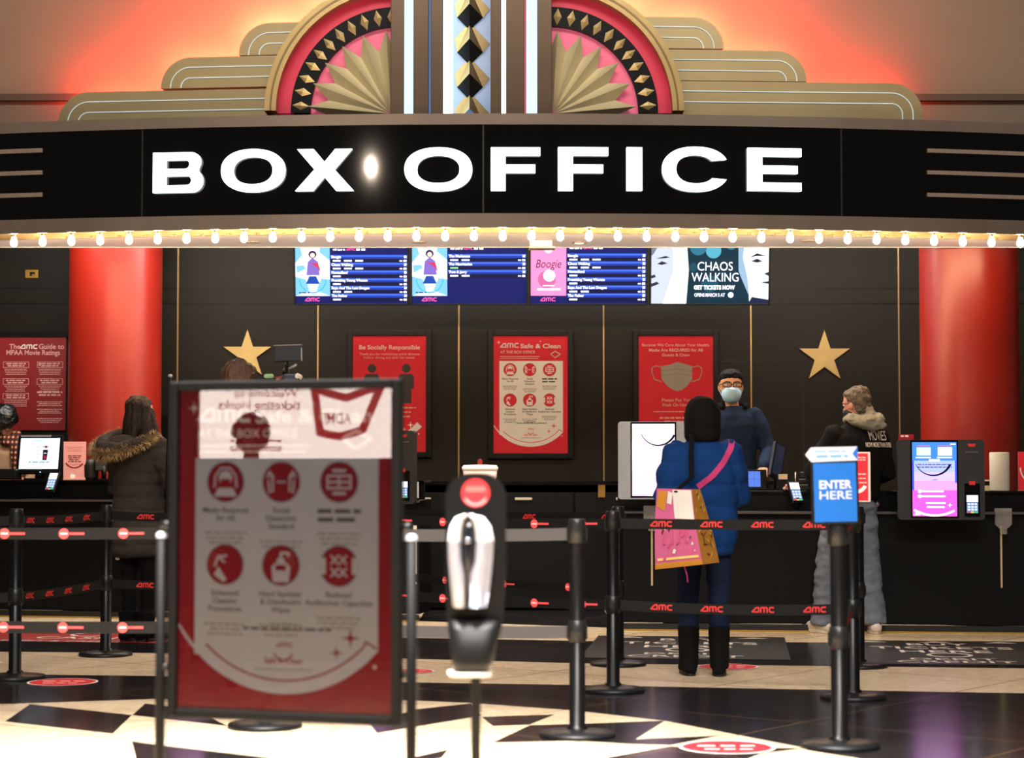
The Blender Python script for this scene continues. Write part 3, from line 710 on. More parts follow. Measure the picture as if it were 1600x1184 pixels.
def art_film(b, x0, x1, z0, z1, y):
    """stand-in for a film poster: pale blue field with one plain standing figure in red and violet"""
    w_, h = x1 - x0, z1 - z0; P = lambda ps: [(x0 + p[0] * w_, z0 + p[1] * h) for p in ps]
    b.rect(x0, x1, z0, z1, y, E('#e8f2ff', 1.6))
    for q in ([(0, .6), (.2, .75), (.1, 1), (0, 1)], [(.7, .8), (1, .65), (1, 1), (.75, 1)], [(0, 0), (.4, .1), (.3, .3), (0, .35)], [(.6, .1), (1, 0), (1, .3), (.75, .32)], [(.05, .42), (.3, .5), (.25, .56), (.02, .55)]): b.poly(P(q), y - .0005, E('#7fc4f4', 1.4))
    b.poly(P([(.3, .22), (.7, .22), (.6, .36), (.4, .36)]), y - .001, E('#1f4fb8', 1.1))
    b.poly(P([(.32, .38), (.7, .38), (.66, .62), (.5, .7), (.36, .62)]), y - .001, E('#8b6fd0', 1.2)); b.poly(P([(.36, .6), (.66, .6), (.74, .42), (.64, .52), (.5, .58)]), y - .0015, E('#e03a5c', 1.2))
    b.disc(x0 + .5 * w_, z0 + .76 * h, .11 * w_, y - .0012, E('#4a2a5c', .9), 20, 1.05); b.disc(x0 + .5 * w_, z0 + .745 * h, .07 * w_, y - .0016, E('#ffd8c8', 1.5), 16)
    b.band(x0 + .5 * w_, z0 + .3 * h, .36 * w_, .4 * w_, PI, 2 * PI, y - .001, E('#48b8e8', 1.4), 16); b.lines(x0 + .1 * w_, x0 + .4 * w_, z0 + .05 * h, .02 * h, y - .002, E('#203060', .8), 'L')
def art_boogie(b, x0, x1, z0, z1, y):
    w_, h = x1 - x0, z1 - z0
    b.rect(x0, x1, z0, z1, y, E('#f48cc0', 1.5)); b.text('Boogie', x0 + .5 * w_, z0 + .5 * h, .21 * h, y - .001, E('#6a1c48', .9), shear=.25, w=.72 * w_)
    b.disc(x0 + .5 * w_, z0 + .84 * h, .13 * w_, y - .001, E('#ffe6f0', 1.8)); b.disc(x0 + .52 * w_, z0 + .36 * h, .17 * w_, y - .001, E('#ffe6f0', 1.8)); b.disc(x0 + .45 * w_, z0 + .29 * h, .25 * w_, y - .0005, E('#d86aa0', 1.3), 24, 1)
    b.rect(x0 + .18 * w_, x0 + .84 * w_, z0 + .1 * h, z0 + .13 * h, y - .001, TW); b.rect(x0 + .34 * w_, x0 + .66 * w_, z0 + .17 * h, z0 + .19 * h, y - .001, TW)
def menu(rows, art):
    def d(b, w_, h, y):
        b.rect(-w_ / 2, w_ / 2, 0, h, y, NAVYS)
        xa = -w_ / 2 + .315 * w_; zt0 = .77 * h; rh = .123 * h
        art(b, -w_ / 2 + .002, xa - .006, .12 * h, .985 * h, y - .001)
        b.amc(-w_ / 2 + .15 * w_, .035 * h, .058 * h, y - .001, TPINK)
        b.text('with Laser at', xa + .02 * w_, .84 * h, .05 * h, y - .001, TW, 'L', bold=.03, w=.11 * w_); b.amc(xa + .14 * w_, .84 * h, .036 * h, y - .001, TPINK, 'L'); b.lines(xa + .23 * w_, xa + .31 * w_, .84 * h, .03 * h, y - .001, TW, 'L')
        b.text('SHOWTIMES', xa + .02 * w_, .9 * h, .06 * h, y - .001, TW, 'L', bold=.03); b.lines(w_ * .42, w_ * .485, .88 * h, .025 * h, y - .001, TW, 'L')
        for i, (nm, n, gr) in enumerate(rows):
            z = zt0 - i * rh
            b.rect(xa, w_ / 2, z - .062 * h, z, y - .001, TB1); b.rect(xa, w_ / 2, z - .062 * h, z - .03 * h, y - .0013, TB2); b.rect(xa, w_ / 2, z - rh, z - .062 * h, y - .001, TB3)
            b.text(nm, xa + .008 * w_, z - .05 * h, .055 * h, y - .002, TW, 'L', bold=.04)
            for j in range(n): b.rect(xa + (.02 + .1 * j) * w_, xa + (.09 + .1 * j) * w_, z - .105 * h, z - .08 * h, y - .002, TGREEN if gr else TW)
            b.rect(w_ * .47, w_ * .492, z - .05 * h, z - .012 * h, y - .002, TW); b.rect(w_ * .43, w_ * .455, z - .105 * h, z - .085 * h, y - .002, TW); b.rect(w_ * .465, w_ * .492, z - .11 * h, z - .078 * h, y - .002, TW)
    return d
R6 = [('Boogie', 3, 0), ('Chaos Walking', 3, 0), ('Nomadland', 1, 0), ('Promising Young Woman', 1, 0), ('Raya And The Last Dragon', 2, 0), ('The Father', 1, 0)]
screen_thing(462, 637, 'leftmost blue showtimes screen with six rows under the marquee', menu(R6, art_film))
screen_thing(644, 822, 'second blue showtimes screen from the left, with only three film rows', menu([('The Marksman', 2, 0), ('The Mauritanian', 1, 1), ('Tom & Jerry', 2, 0)], art_film))
screen_thing(829, 1009, 'blue showtimes screen with a pink panel reading Boogie', menu(R6, art_boogie))
def d_chaos(b, w_, h, y):
    P = lambda ps: [(-w_ / 2 + p[0] * w_, p[1] * h) for p in ps]
    b.rect(-w_ / 2, w_ / 2, 0, h, y, E('#e9eef6', 1.7))
    b.poly(P([(.3, 0), (.84, 0), (.82, .4), (.76, .8), (.74, 1), (.3, 1), (.32, .5)]), y - .0005, E('#0d3c50', .8))
    for x, z, r, m in ((.4, .86, .1, E('#2f7f9c', 1.1)), (.53, .8, .09, E('#58b4d0', 1.2)), (.53, .79, .075, E('#2c7a98', 1.)), (.36, .55, .05, E('#1b566c', .9)), (.5, .3, .1, E('#17607a', .9)), (.68, .92, .08, E('#3a8aa6', 1.1))): b.disc(-w_ / 2 + x * w_, z * h, r * h * 1.3, y - .001 - r * .004, m, 24)
    # plain pale half-faces either side
    b.poly(P([(0, 0), (.1, 0), (.16, .15), (.185, .45), (.2, 1), (0, 1)]), y - .001, E('#cfd6e2', 1.3)); b.poly(P([(.1, 0), (.3, 0), (.32, .5), (.3, .85), (.22, 1), (.18, 1), (.19, .5)]), y - .0012, E('#f6f7fb', 2.))
    b.poly(P([(.04, .68), (.12, .72), (.16, .7), (.12, .685)]), y - .002, E('#22283c', .5)); b.poly(P([(.05, .6), (.09, .64), (.14, .61), (.09, .585)]), y - .002, E('#3a4260', .5)); b.poly(P([(0, .3), (.05, .33), (.07, .3), (0, .25)]), y - .002, E('#4a4e66', .5)); b.poly(P([(0, 1), (.1, 1), (.02, .75), (0, .72)]), y - .002, E('#8e96ac', .9)); b.poly(P([(0, .42), (.03, .44), (.04, .4), (0, .38)]), y - .002, E('#4a4e66', .5))
    b.poly(P([(.74, 1), (.8, 1), (.78, .7), (.82, .4), (.84, .1), (.76, .42), (.745, .5)]), y - .001, E('#9fc0dc', 1.2)); b.poly(P([(.84, .7), (.9, .76), (.98, .72), (.9, .72)]), y - .002, E('#22283c', .5)); b.poly(P([(.85, .64), (.9, .68), (.95, .64), (.9, .62)]), y - .002, E('#39425c', .5)); b.poly(P([(.93, .32), (1, .34), (1, .3)]), y - .002, E('#4a4e66', .5)); b.poly(P([(.83, .0), (.86, .1), (1, .06), (1, 0)]), y - .002, E('#2a3a66', .6)); b.poly(P([(.96, .45), (1, .48), (1, .42)]), y - .002, E('#4a4e66', .5))
    b.text('CHAOS', .045 * w_, .5 * h, .19 * h, y - .003, TW, w=.3 * w_); b.text('WALKING', .045 * w_, .335 * h, .19 * h, y - .003, TW, w=.4 * w_)
    b.text('GET TICKETS NOW', .04 * w_, .215 * h, .085 * h, y - .003, TW, bold=.05, w=.35 * w_); b.text('OPENS MARCH 5 AT', .0, .105 * h, .075 * h, y - .003, TW, bold=.02, w=.26 * w_); b.disc(.18 * w_, .13 * h, .035 * h * 1.2, y - .003, TW, 20)
screen_thing(1017, 1200, 'rightmost screen showing a teal and white CHAOS WALKING advert', d_chaos)
# ================================================================ COUNTERS
CTOP = mat('counter_stone_black', '#080808', .14, spec=.35); CFR = mat('counter_laminate', '#0a0a0a', .4, nz=1, na=.1, spec=.15); LEDGE = mat('ledge_edge_grey', '#4a4744', .35); TOE = mat('toe_gold', '#b08a35', .4, metal=.5)
def counter(name, lab, P0, P1, hl, hu, strips=(), Ld=.22, D=.62):
    P0, P1 = Vector(P0), Vector(P1); L_ = (P1 - P0).length; rz = math.atan2(P1.y - P0.y, P1.x - P0.x)
    t = thing(name, lab, 'counter', (P0.x, P0.y, 0), rz)
    b = MB(); b.box((L_ / 2, D / 2 + .01, hl / 2 + .03), (L_, D - .02, hl - .06), CFR); b.build('front_panel', t)
    b = MB(); b.box((L_ / 2, -.004, .03), (L_, .012, .05), mat('toe_black', '#0c0b0a', .4)); b.box((L_ / 2, -.012, .006), (L_, .016, .012), TOE); b.build('base_trim', t)
    b = MB(); b.box((L_ / 2, Ld / 2 - .02, hl - .012), (L_ + .02, Ld + .04, .024), CTOP); b.build('ledge', t, bevel=.003)
    b = MB(); b.box((L_ / 2, -.043, hl - .012), (L_ + .02, .006, .016), LEDGE); b.build('ledge_edge', t)
    b = MB(); b.box((L_ / 2, Ld + .015, (hl + hu) / 2), (L_, .03, hu - hl), CFR); b.build('riser', t)
    b = MB(); b.box((L_ / 2, Ld + (D - Ld) / 2, hu - .012), (L_, D - Ld + .03, .026), CTOP); b.build('worktop', t, bevel=.003)
    for s, z0, z1, wd, m in strips:
        b = MB(); b.box((s, -.005, (z0 + z1) / 2), (wd, .012, z1 - z0), m); b.build('strip', t)
    return t, rz
# right counter
RP0, RP1 = Vector((.79, 15.12)), Vector((5.2, 14.62)); 
def on_r(px, off=0.):
    """point on the right counter's front edge below image column px"""
    u = (px - 800) / FPX; d = RP1 - RP0
    s = (u * RP0.y - RP0.x) / (d.x - u * d.y); p = RP0 + d * s
    return p, s * d.length
GST = mat('strip_pale_gold', '#c9b183', .35, metal=.5, emis='#c9b183', es=.08)
st = []
for px in (1018, 1290, 1562): p, s = on_r(px); st.append((s, .34, .80, .014, GST))
RH, RU = .905, 1.055
counter('ticket_counter', 'long black ticket counter on the right under the kiosks', RP0, RP1, RH, RU, st)
RRZ = math.atan2(RP1.y - RP0.y, RP1.x - RP0.x)
LP0, LP1 = Vector((-5.4, 16.72)), Vector((-.745, 15.98))
LRZ = math.atan2(LP1.y - LP0.y, LP1.x - LP0.x)
LH, LU = .975, 1.13
GLINT = mat('end_panel_glint', '#c8bfb4', .4, emis='#c8bfb4', es=.25)  # pale glowing strips painted as light reflected on the counter's end panel
d = LP1 - LP0
counter('ticket_counter', 'black ticket counter on the left where the long-haired person stands', LP0, LP1, LH, LU, [(d.length - .035, .3, .86, .03, GLINT), (d.length - .02, .99, 1.12, .03, GLINT)], .2, .46)
def on_l(px):
    u = (px - 800) / FPX; s = (u * LP0.y - LP0.x) / (d.x - u * d.y); p = LP0 + d * s
    return p, s * d.length
# acrylic ticket brackets on the counter fronts
ACR = mat('clear_acrylic', '#b9b2ac', .15, alpha=.4, ior=1.45)
def bracket(p, rz, z, lab):
    t = thing('acrylic_holder', lab, 'holder', (p.x, p.y, z), rz)
    b = MB(); b.poly([(-.06, .07), (.06, .07), (.06, -.05), (.03, -.08), (-.03, -.08), (-.06, -.05)], -.055, ACR); b.prism([(-.06, .07), (-.058, .07), (-.058, -.05), (-.06, -.05)], -.055, -.002, ACR); b.prism([(.058, .07), (.06, .07), (.06, -.05), (.058, -.05)], -.055, -.002, ACR)
    b.poly([(-.06, .07), (.06, .07), (.06, -.05), (.03, -.08), (-.03, -.08), (-.06, -.05)], -.004, ACR); b.build('pocket', t)
    b = MB(); b.box((0, -.028, -.1), (.05, .05, .045), ACR); b.build('foot', t, bevel=.004)
for px, lab in ((1018, 'clear acrylic holder on the counter front left of the tote bag'), (1290, 'clear acrylic holder on the counter front behind the ENTER HERE post'), (1565, 'clear acrylic holder on the counter front at far right, below the towel roll')):
    p, s = on_r(px); bracket(p, RRZ, .875 if px < 1500 else .86, lab)
p, s = on_l(190); bracket(p, LRZ, .6, 'clear acrylic holder low on the left counter front beside the grey coat')
# back counter in the gap
t = thing('back_counter', 'low black cabinet run along the back wall seen through the counter gap', 'cabinet', (.1, 17.3, 0))
b = MB(); b.box((0, .29, .52), (4.4, .56, 1.0), CFR); b.build('cabinet_body', t)
b = MB(); b.box((0, .27, 1.105), (4.44, .62, .035), CTOP); b.build('worktop', t, bevel=.003)
for i in range(5):
    cx = -1.76 + i * .88
    dd = MB(); dd.box((cx, -.006, .55), (.86, .016, .94), mat('cabinet_door_black', '#0d0d0c', .35, spec=.2)); do = dd.build('cabinet_door', t, bevel=.003)
    hb = MB(); hb.box((cx, -.02, .965), (.15, .02, .022), mat('handle_pale', '#c6bca8', .3, metal=.4)); hb.build('handle', do, bevel=.004)
p = at(940, 766, 17.28); b = MB(); b.box((p.x - .1, -.018, p.z), (.06, .02, .12), mat('hinge_brass', '#c69a4e', .3, metal=.9)); b.build('hinge_plate', t)
# raised floor of the right-hand staff area
b = MB(); b.box((2.0, 16.45, .1), (1.6, 1.3, .2), mat('platform_dark', '#1c1a19', .6)); struct(b.build('trim_7'))
# ================================================================ KIOSKS, REGISTERS, COUNTER CLUTTER
KBODY = mat('kiosk_charcoal', '#2a2a2b', .35, na=.05); KSILV = mat('kiosk_silver', '#a9adb2', .35, metal=.4)
KW = E('#ffffff', 2.2)
def kiosk_screen(b, x0, x1, z0, z1, y, light=False):
    w_, h = x1 - x0, z1 - z0; P = lambda u, v: (x0 + u * w_, z0 + v * h)
    cols = ['#3f7ee0', '#8c98ec', '#a89aea', '#bf84e0', '#d84cb8'] if not light else ['#f3dcf2', '#f2dcf4', '#f4e2f6', '#f3cdef', '#efaee4']
    edges = [1, .75, .6, .48, .35, 0]
    for i, c in enumerate(cols): b.rect(x0, x1, z0 + edges[i + 1] * h, z0 + edges[i] * h, y, E(c, 2.3 if i else 1.7))
    if not light:
        b.rect(*[P(u, 0)[0] for u in (0, .04)], z0 + .35 * h, z0 + .75 * h, y - .0004, E('#3040f0', 3)); b.rect(*[P(u, 0)[0] for u in (.96, 1)], z0 + .45 * h, z0 + .75 * h, y - .0004, E('#3040f0', 3))
        for u0 in (.1, .58):
            b.rect(P(u0, 0)[0], P(u0 + .32, 0)[0], z0 + .82 * h, z0 + .93 * h, y - .0006, E('#bfe6ff', 1.8) if u0 < .3 else KW); b.rect(P(u0 + .0, 0)[0], P(u0 + .3, 0)[0], z0 + .945 * h, z0 + .96 * h, y - .0006, E('#c87ac8', 1.2)); b.rect(P(u0 - .02, 0)[0], P(u0 + .32, 0)[0], z0 + .785 * h, z0 + .8 * h, y - .0006, KW)
        b.rect(P(.38, 0)[0], P(.62, 0)[0], z0 + .745 * h, z0 + .77 * h, y - .0006, KW); b.rect(P(.86, 0)[0], P(.98, 0)[0], z0 + .965 * h, z0 + .98 * h, y - .0006, KW)
        for v in (.69, .655): b.lines(P(.12, 0)[0], P(.9, 0)[0], z0 + v * h, .014 * h, y - .0006, E('#6a6fae', .7), 'C', 1, seed=int(v * 100))
    dk = E('#1a1233', .4)
    cx, cz = P(.48, .8) if not light else P(.62, .95)
    b.band(cx, cz, lambda t: (.52 - .05 * t) * w_ * .82, .52 * w_ * .82 + .004, PI * 1.12, PI * 1.86, y - .0008, dk)
    if not light: b.amc(P(.46, 0)[0], z0 + .485 * h, .016 * h, y - .0008, E('#6a5aa8', .8), 'L')
    for u0, u1, v in ((.12, .7, .335), (.12, .74, .27), (.3, .74, .18), (.32, .72, .125)): b.rect(P(u0, 0)[0], P(u1, 0)[0], z0 + (v - .011) * h, z0 + (v + .011) * h, y - .0008, KW); 
    for v in (.335, .27): b.disc(P(.16, 0)[0], z0 + v * h, .024 * h, y - .0009, KW, 14)
    b.band(P(.5, 0)[0], z0 + .55 * h, .525 * h, .552 * h, PI * 1.33, PI * 1.66, y - .0008, KW)
    b.spark(P(.84, 0)[0], z0 + .15 * h, .035 * h, y - .0009, KW); b.disc(P(.1, 0)[0], z0 + .05 * h, .025 * h, y - .0009, KW, 12); b.rect(P(.03, 0)[0], P(.17, 0)[0], z0 + .015 * h, z0 + .03 * h, y - .0009, KW)
def keypad(b, cx, z0, w_, h, y):
    b.rect(cx - w_ / 2, cx + w_ / 2, z0 + .62 * h, z0 + h, y, E('#f2f6ff', 1.4)); b.rect(cx - w_ / 2, cx + w_ / 2, z0, z0 + .6 * h, y, E('#6f97d8', .9))
    for i in range(3):
        for j in range(3): b.rect(cx - w_ * .42 + i * w_ * .3, cx - w_ * .18 + i * w_ * .3, z0 + (.14 + .15 * j) * h, z0 + (.25 + .15 * j) * h, y - .0006, E('#dce9fb', 1.2))
    for i, c in enumerate(('#e0434a', '#e8d24a', '#3fc46a')): b.rect(cx - w_ * .42 + i * w_ * .3, cx - w_ * .18 + i * w_ * .3, z0 + .0 * h, z0 + .1 * h, y - .0006, E(c, 1.2))
def kiosk(lab, loc, rz, body=KBODY, light=False, tilt=0.):
    W_, H_ = .625, .585
    t = thing('ticket_kiosk', lab, 'kiosk', loc, rz)
    if tilt: t.rotation_euler = (tilt, 0, rz)
    def rr(x0, x1, z0, z1, r):
        o = []
        for cx, cz, a in ((x1 - r, z1 - r, 0), (x0 + r, z1 - r, 90), (x0 + r, z0 + r, 180), (x1 - r, z0 + r, 270)):
            for k in range(5): q = math.radians(a + 22.5 * k); o.append((cx + r * math.cos(q), cz + r * math.sin(q)))
        return o
    b = MB(); b.prism(rr(-W_ / 2, W_ / 2, 0, H_, .025), 0, .07, body); b.build('housing', t, bevel=.006)
    xs0, xs1 = -W_ / 2 + .16 * W_, -W_ / 2 + .69 * W_
    b = MB(); b.rect(xs0 - .006, xs1 + .006, .012, H_ - .004, -.0015, BLACKG); kiosk_screen(b, xs0 + .006, xs1 - .006, .026, H_ - .018, -.0025, light); b.build('touch_screen', t)
    xr = -W_ / 2 + .855 * W_
    b = MB(); b.prism([(xr - .032, H_ - .03), (xr + .032, H_ - .03), (xr + .02, H_ - .052), (xr - .02, H_ - .052)], -.003, 0, E('#e63a30', .7)); b.build('logo_badge', t)
    b = MB(); b.box((xr, -.001, H_ - .09), (.09, .004, .006), mat('slot_grey', '#77726c', .3)); b.build('ticket_slot', t)
    b = MB(); b.box((xr, -.004, .145), (.11, .012, .24), BLACKG); b.rect(xr - .022, xr + .022, .255, .283, -.0105, E('#e63a30', .7)); keypad(b, xr, .05, .082, .13, -.0112); b.build('card_reader', t)
    b = MB(); b.box((0, .13, .2), (.2, .16, .16), BLACK); b.box((0, .16, .1), (.34, .1, .1), BLACK); b.build('mount', t, bevel=.004)
    return t
k1 = kiosk('dark grey ticket kiosk with a lit touch screen beside the right red column', at(1471, 812, 14.52), RRZ)
kiosk('silver-lit ticket kiosk with a pale pink screen left of the blue-coated person', at(1031, 780, 14.92), RRZ + math.radians(2), KSILV, True)  # housing coloured silver for the light falling on a dark grey kiosk
kiosk('grey ticket kiosk half hidden behind the right edge of the poster stand', at(590, 787, 15.95), LRZ + math.radians(-10), KBODY)
kiosk('ticket kiosk with a blue screen in front of the fur-hooded person', at(308, 762, 15.9), LRZ + math.radians(-5), BLACK)
# card readers on the ledges
def card_reader(lab, loc, rz, tilt=-.5):
    t = thing('card_reader', lab, 'card reader', loc, rz)
    b = MB(Matrix.Translation((0, 0, .06)) @ Matrix.Rotation(tilt, 4, 'X')); b.box((0, .012, .09), (.1, .024, .19), BLACK); b.build('body', t, bevel=.006)
    b = MB(Matrix.Translation((0, 0, .06)) @ Matrix.Rotation(tilt, 4, 'X')); keypad(b, 0, .02, .082, .15, -.002); b.build('keypad', t)
    b = MB(); b.cyl((0, .03, 0), (0, .03, .1), .02, BLACK); b.box((0, .03, .006), (.1, .1, .012), BLACK); b.build('stand', t)
    return t
p, s = on_l(75); card_reader('lit card reader on a stand at the left counter ledge below the white screen', (p.x, p.y + .05, LH), LRZ - .25, -.45)
p, s = on_r(1249); card_reader('lit card reader on the right counter ledge left of the ENTER HERE sign', (p.x, p.y + .06, RH), RRZ + .5, -.45)
# left register screen
p = at(60, 734, 16.75)
t = thing('register_screen', 'register monitor with a bright white screen showing a drink cup, on the left counter', 'monitor', (p.x, 16.72, LU), LRZ + .02)
b = MB(Matrix.Translation((0, 0, .02)) @ Matrix.Rotation(-.18, 4, 'X')); b.box((0, .02, .2), (.395, .035, .33), BLACK); b.build('bezel', t, bevel=.006)
b = MB(Matrix.Translation((0, 0, .02)) @ Matrix.Rotation(-.18, 4, 'X')); sc = E('#e6f6fb', 1.5)
b.rect(-.172, .172, .075, .34, .0005, sc); b.poly([(.03, .24), (.075, .24), (.068, .15), (.03, .15)], -.0005, E('#3a1a30', .4)); b.rect(.04, .062, .16, .19, -.001, E('#c0304a', .8)); b.rect(.04, .062, .205, .215, -.001, E('#e8e8f8', 1)); b.rect(.025, .08, .262, .27, -.0005, E('#7a80b8', .8)); b.disc(.055, .265, .012, -.001, E('#b83050', .8), 12)
for i in range(4): b.rect(-.02, -.012, .17 + .03 * i, .182 + .03 * i, -.0005, E('#d88a98', 1.2))
b.lines(-.09, .11, .128, .012, -.0005, E('#9cc4d8', 1.), 'C', 1); b.rect(-.06, .04, .312, .322, -.0005, E('#b8dce0', 1.3)); b.disc(.02, .048, .006, .0005, E('#7aa0ff', 3), 10); b.build('display', t)
b = MB(); b.cyl((0, .05, 0), (0, .06, .1), .04, BLACK); b.box((0, .06, .008), (.22, .18, .016), BLACK); b.build('stand', t)
b = MB(); b.box((-.04, .07, .372), (.26, .04, .016), KSILV); b.build('top_bar', t)
# pink standee
def standee(lab, px0, px1, py0, py1, Y, zb_, m, rz=0., draw=None):
    a = at(px0, py1, Y); c = at(px1, py0, Y); w_ = c.x - a.x; h = c.z - zb_
    t = thing('counter_sign', lab, 'sign', ((a.x + c.x) / 2, Y, zb_), rz)
    b = MB(); b.box((0, .002, h / 2), (w_, .004, h), m)
    if draw: draw(b, w_, h)
    b.build('card', t)
    b = MB(); b.box((0, .03, .004), (w_, .08, .008), ACR); b.box((0, .007, h / 2), (w_ + .004, .004, h + .004), ACR); b.build('stand', t)
def d_pink(b, w_, h):
    d_ = E('#7a3a34', .25)
    b.lines(-w_ * .36, w_ * .36, h * .85, h * .014, -.001, mat('print_rose', '#d88880', .6), 'C', 3, h * .045, 4); b.lines(-w_ * .3, w_ * .3, h * .62, h * .028, -.001, d_, 'C', 4, h * .05, 5); b.lines(-w_ * .32, w_ * .32, h * .4, h * .02, -.001, mat('print_rose', '#d88880'), 'C', 1)
    b.band(0, h * .62, lambda t_: w_ * (.5 - .03 - .05 * abs(t_ - .5)), w_ * .52, PI * 1.2, PI * 1.78, -.001, mat('print_deep_red', '#a01020', .5)); b.disc(-w_ * .08, h * .1, w_ * .1, -.0015, E('#ffd0a8', 1.2), 14, 1.2)
standee('pink counter sign with a red smile curve beside the white register screen', 98, 135, 690, 750, 16.66, LU, mat('card_pink', '#f0a79c', .5, emis='#f0a79c', es=.25), LRZ, d_pink)
def d_red(b, w_, h):
    b.rect(w_ * .46, w_ * .5, 0, h, -.001, PINKP); b.lines(w_ * .0, w_ * .42, h * .9, h * .02, -.001, PINKP, 'C', 2, h * .05); b.lines(0, w_ * .42, h * .55, h * .02, -.001, PINKP, 'C', 3, h * .09); b.band(w_ * .02, h * .42, w_ * .32, w_ * .44, PI * 1.5, PI * 1.85, -.001, WHITEP, 12)
standee('red counter sign at the far right edge past the paper towel roll', 1592, 1634, 706, 764, 15.05, RU, RED1, RRZ, lambda b, w_, h: b.band(w_ * .2, h * .6, w_ * .6, w_ * .66, PI, PI * 1.5, -.001, WHITEP, 12))
p = at(258, 700, 16.1); standee('small red and white counter sign between the fur-hooded person and the poster stand', 250, 268, 670, 704, 16.15, LU + .02, DRED, LRZ, lambda b, w_, h: (b.rect(-w_ / 2, w_ / 2, 0, h * .5, -.001, WHITEP), b.lines(-w_ * .3, w_ * .3, h * .7, h * .06, -.001, WHITEP)))
# bits beside the left register
t = thing('receipt_printer', 'black receipt printer with a paper edge at the far left end of the counter', 'printer', at(5, 744, 16.75) * 1.0); t.location.z = LU
b = MB(); b.box((0, 0, .05), (.26, .2, .09), BLACK); b.build('housing', t, bevel=.012)
b = MB(); b.box((.0, -.03, .1), (.14, .03, .004), KSILV); b.build('paper_bar', t)
p = at(143, 745, 16.7)
b = MB(); b.rings([(0, 0, 0, .05, .05), (0, 0, .03, .062, .055), (0, 0, .12, .064, .056), (0, 0, .17, .045, .045), (0, 0, .18, .01, .01)], mat('bag_black', '#141012', .5), 20)
o = b.build('bag', loc=(p.x, 16.68, LU)); tag(o, 'small rounded black bag on the counter right of the pink sign', 'bag')
p = at(160, 733, 16.62)
t = thing('register_stand', 'small dark register screen turned away beside the grey coat sleeve', 'monitor', (p.x + .02, 16.62, LU), .6)
b = MB(Matrix.Rotation(-.2, 4, 'X')); b.box((0, 0, .15), (.16, .025, .14), BLACK); b.build('screen_back', t, bevel=.005)
b = MB(); b.cyl((0, .02, 0), (0, .02, .12), .02, BLACK); b.box((0, .02, .006), (.12, .12, .012), BLACK); b.build('stand', t)
# white lidded dish on the back counter
p = at(750, 745, 17.42)
t = thing('lidded_box', 'white lidded box with a red knob on the back counter, behind the hand sanitizer', 'box', (p.x, 17.44, 1.1225))
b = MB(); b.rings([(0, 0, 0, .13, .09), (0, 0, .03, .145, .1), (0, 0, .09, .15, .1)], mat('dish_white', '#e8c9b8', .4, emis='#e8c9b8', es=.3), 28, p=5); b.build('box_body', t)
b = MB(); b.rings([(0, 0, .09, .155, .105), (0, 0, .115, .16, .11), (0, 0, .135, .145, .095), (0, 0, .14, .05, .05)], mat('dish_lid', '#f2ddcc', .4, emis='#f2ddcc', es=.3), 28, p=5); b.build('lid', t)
b = MB(); b.ell((0, 0, .165), (.022, .022, .028), E('#e0483c', .6)); b.build('knob', t)
# right hand staff side
p = at(1180, 756, 15.35)
t = thing('customer_display', 'small lit blue customer display on the counter right of the blue coat', 'display', (p.x, 15.32, RU), .1)
b = MB(Matrix.Rotation(-.12, 4, 'X')); b.box((.01, .012, .085), (.16, .024, .16), BLACK); b.build('bezel', t, bevel=.005)
b = MB(Matrix.Rotation(-.12, 4, 'X')); b.rect(-.055, .04, .03, .15, -.001, E('#5f86ea', 1.1)); b.rect(-.055, .04, .088, .09, -.0015, E('#3f66ca', .9)); b.rect(-.01, -.008, .03, .15, -.0015, E('#3f66ca', .9)); b.build('display', t)
b = MB(); b.box((.01, .05, .01), (.16, .12, .02), BLACK); b.build('stand', t, bevel=.004)
p = at(1217, 756, 15.45)
t = thing('register_monitor', 'black register monitor tilted away from the customer, in front of the cashier', 'monitor', (p.x, 15.5, RU), .55)
b = MB(Matrix.Translation((0, 0, .12)) @ Matrix.Rotation(.42, 4, 'Y') @ Matrix.Rotation(-.25, 4, 'X')); b.box((-.03, 0, .11), (.12, .03, .3), mat('monitor_shell', '#14171c', .3)); b.box((-.03, -.017, .11), (.085, .004, .26), mat('monitor_sheen', '#2b3a58', .2)); b.build('screen', t, bevel=.006)
b = MB(); b.cyl((0, .02, 0), (0, .02, .16), .022, BLACK); b.box((0, .03, .008), (.18, .18, .016), BLACK); b.build('stand', t)
p = at(1222, 757, 15.3)
t = thing('receipt_printer', 'small black receipt printer with a pale label below the tilted monitor', 'printer', (p.x, 15.24, RU), RRZ)
b = MB(); b.box((0, 0, .05), (.1, .1, .1), BLACK); b.build('housing', t, bevel=.008)
b = MB(); b.rect(-.036, .032, .088, .128, -.051, mat('label_tan', '#d9bd98', .5)); b.box((0, -.0, .105), (.1, .1, .05), BLACK); b.build('label_plate', t)
p = at(1234, 757, 15.1)
for k, (dx, dz) in enumerate(((-.028, .018), (0, .015), (.026, .018), (-.012, .038), (.014, .042))):
    b = MB(); b.ell((0, 0, 0), (.016, .014, .015), mat('candy_pink', '#e09a94', .3, coat=.5), 12); b.tube([(.014, 0, 0), (.022, 0, .006)], .004, mat('wrapper_pale', '#f0d8d0', .3), 6)
    o = b.build('wrapped_candy', loc=(p.x + dx, 15.17, RU + dz)); tag(o, 'small pink wrapped candy in the little heap beside the silver rod', 'candy', 'pink candies heaped on the counter')
p = at(1241, 758, 15.1); b = MB(); b.cyl((0, 0, 0), (0, 0, .145), .005, mat('rod_silver', '#c8c4bc', .25, metal=.9), 10); b.lathe((0, 0, 0), [(.02, 0), (.02, .006), (.006, .01)], KSILV, 14)
tag(b.build('counter_rod', loc=(p.x + .01, 15.1, RU)), 'thin silver upright rod on the counter beside the lit card reader', 'rod')
p = at(1262, 757, 15.3)
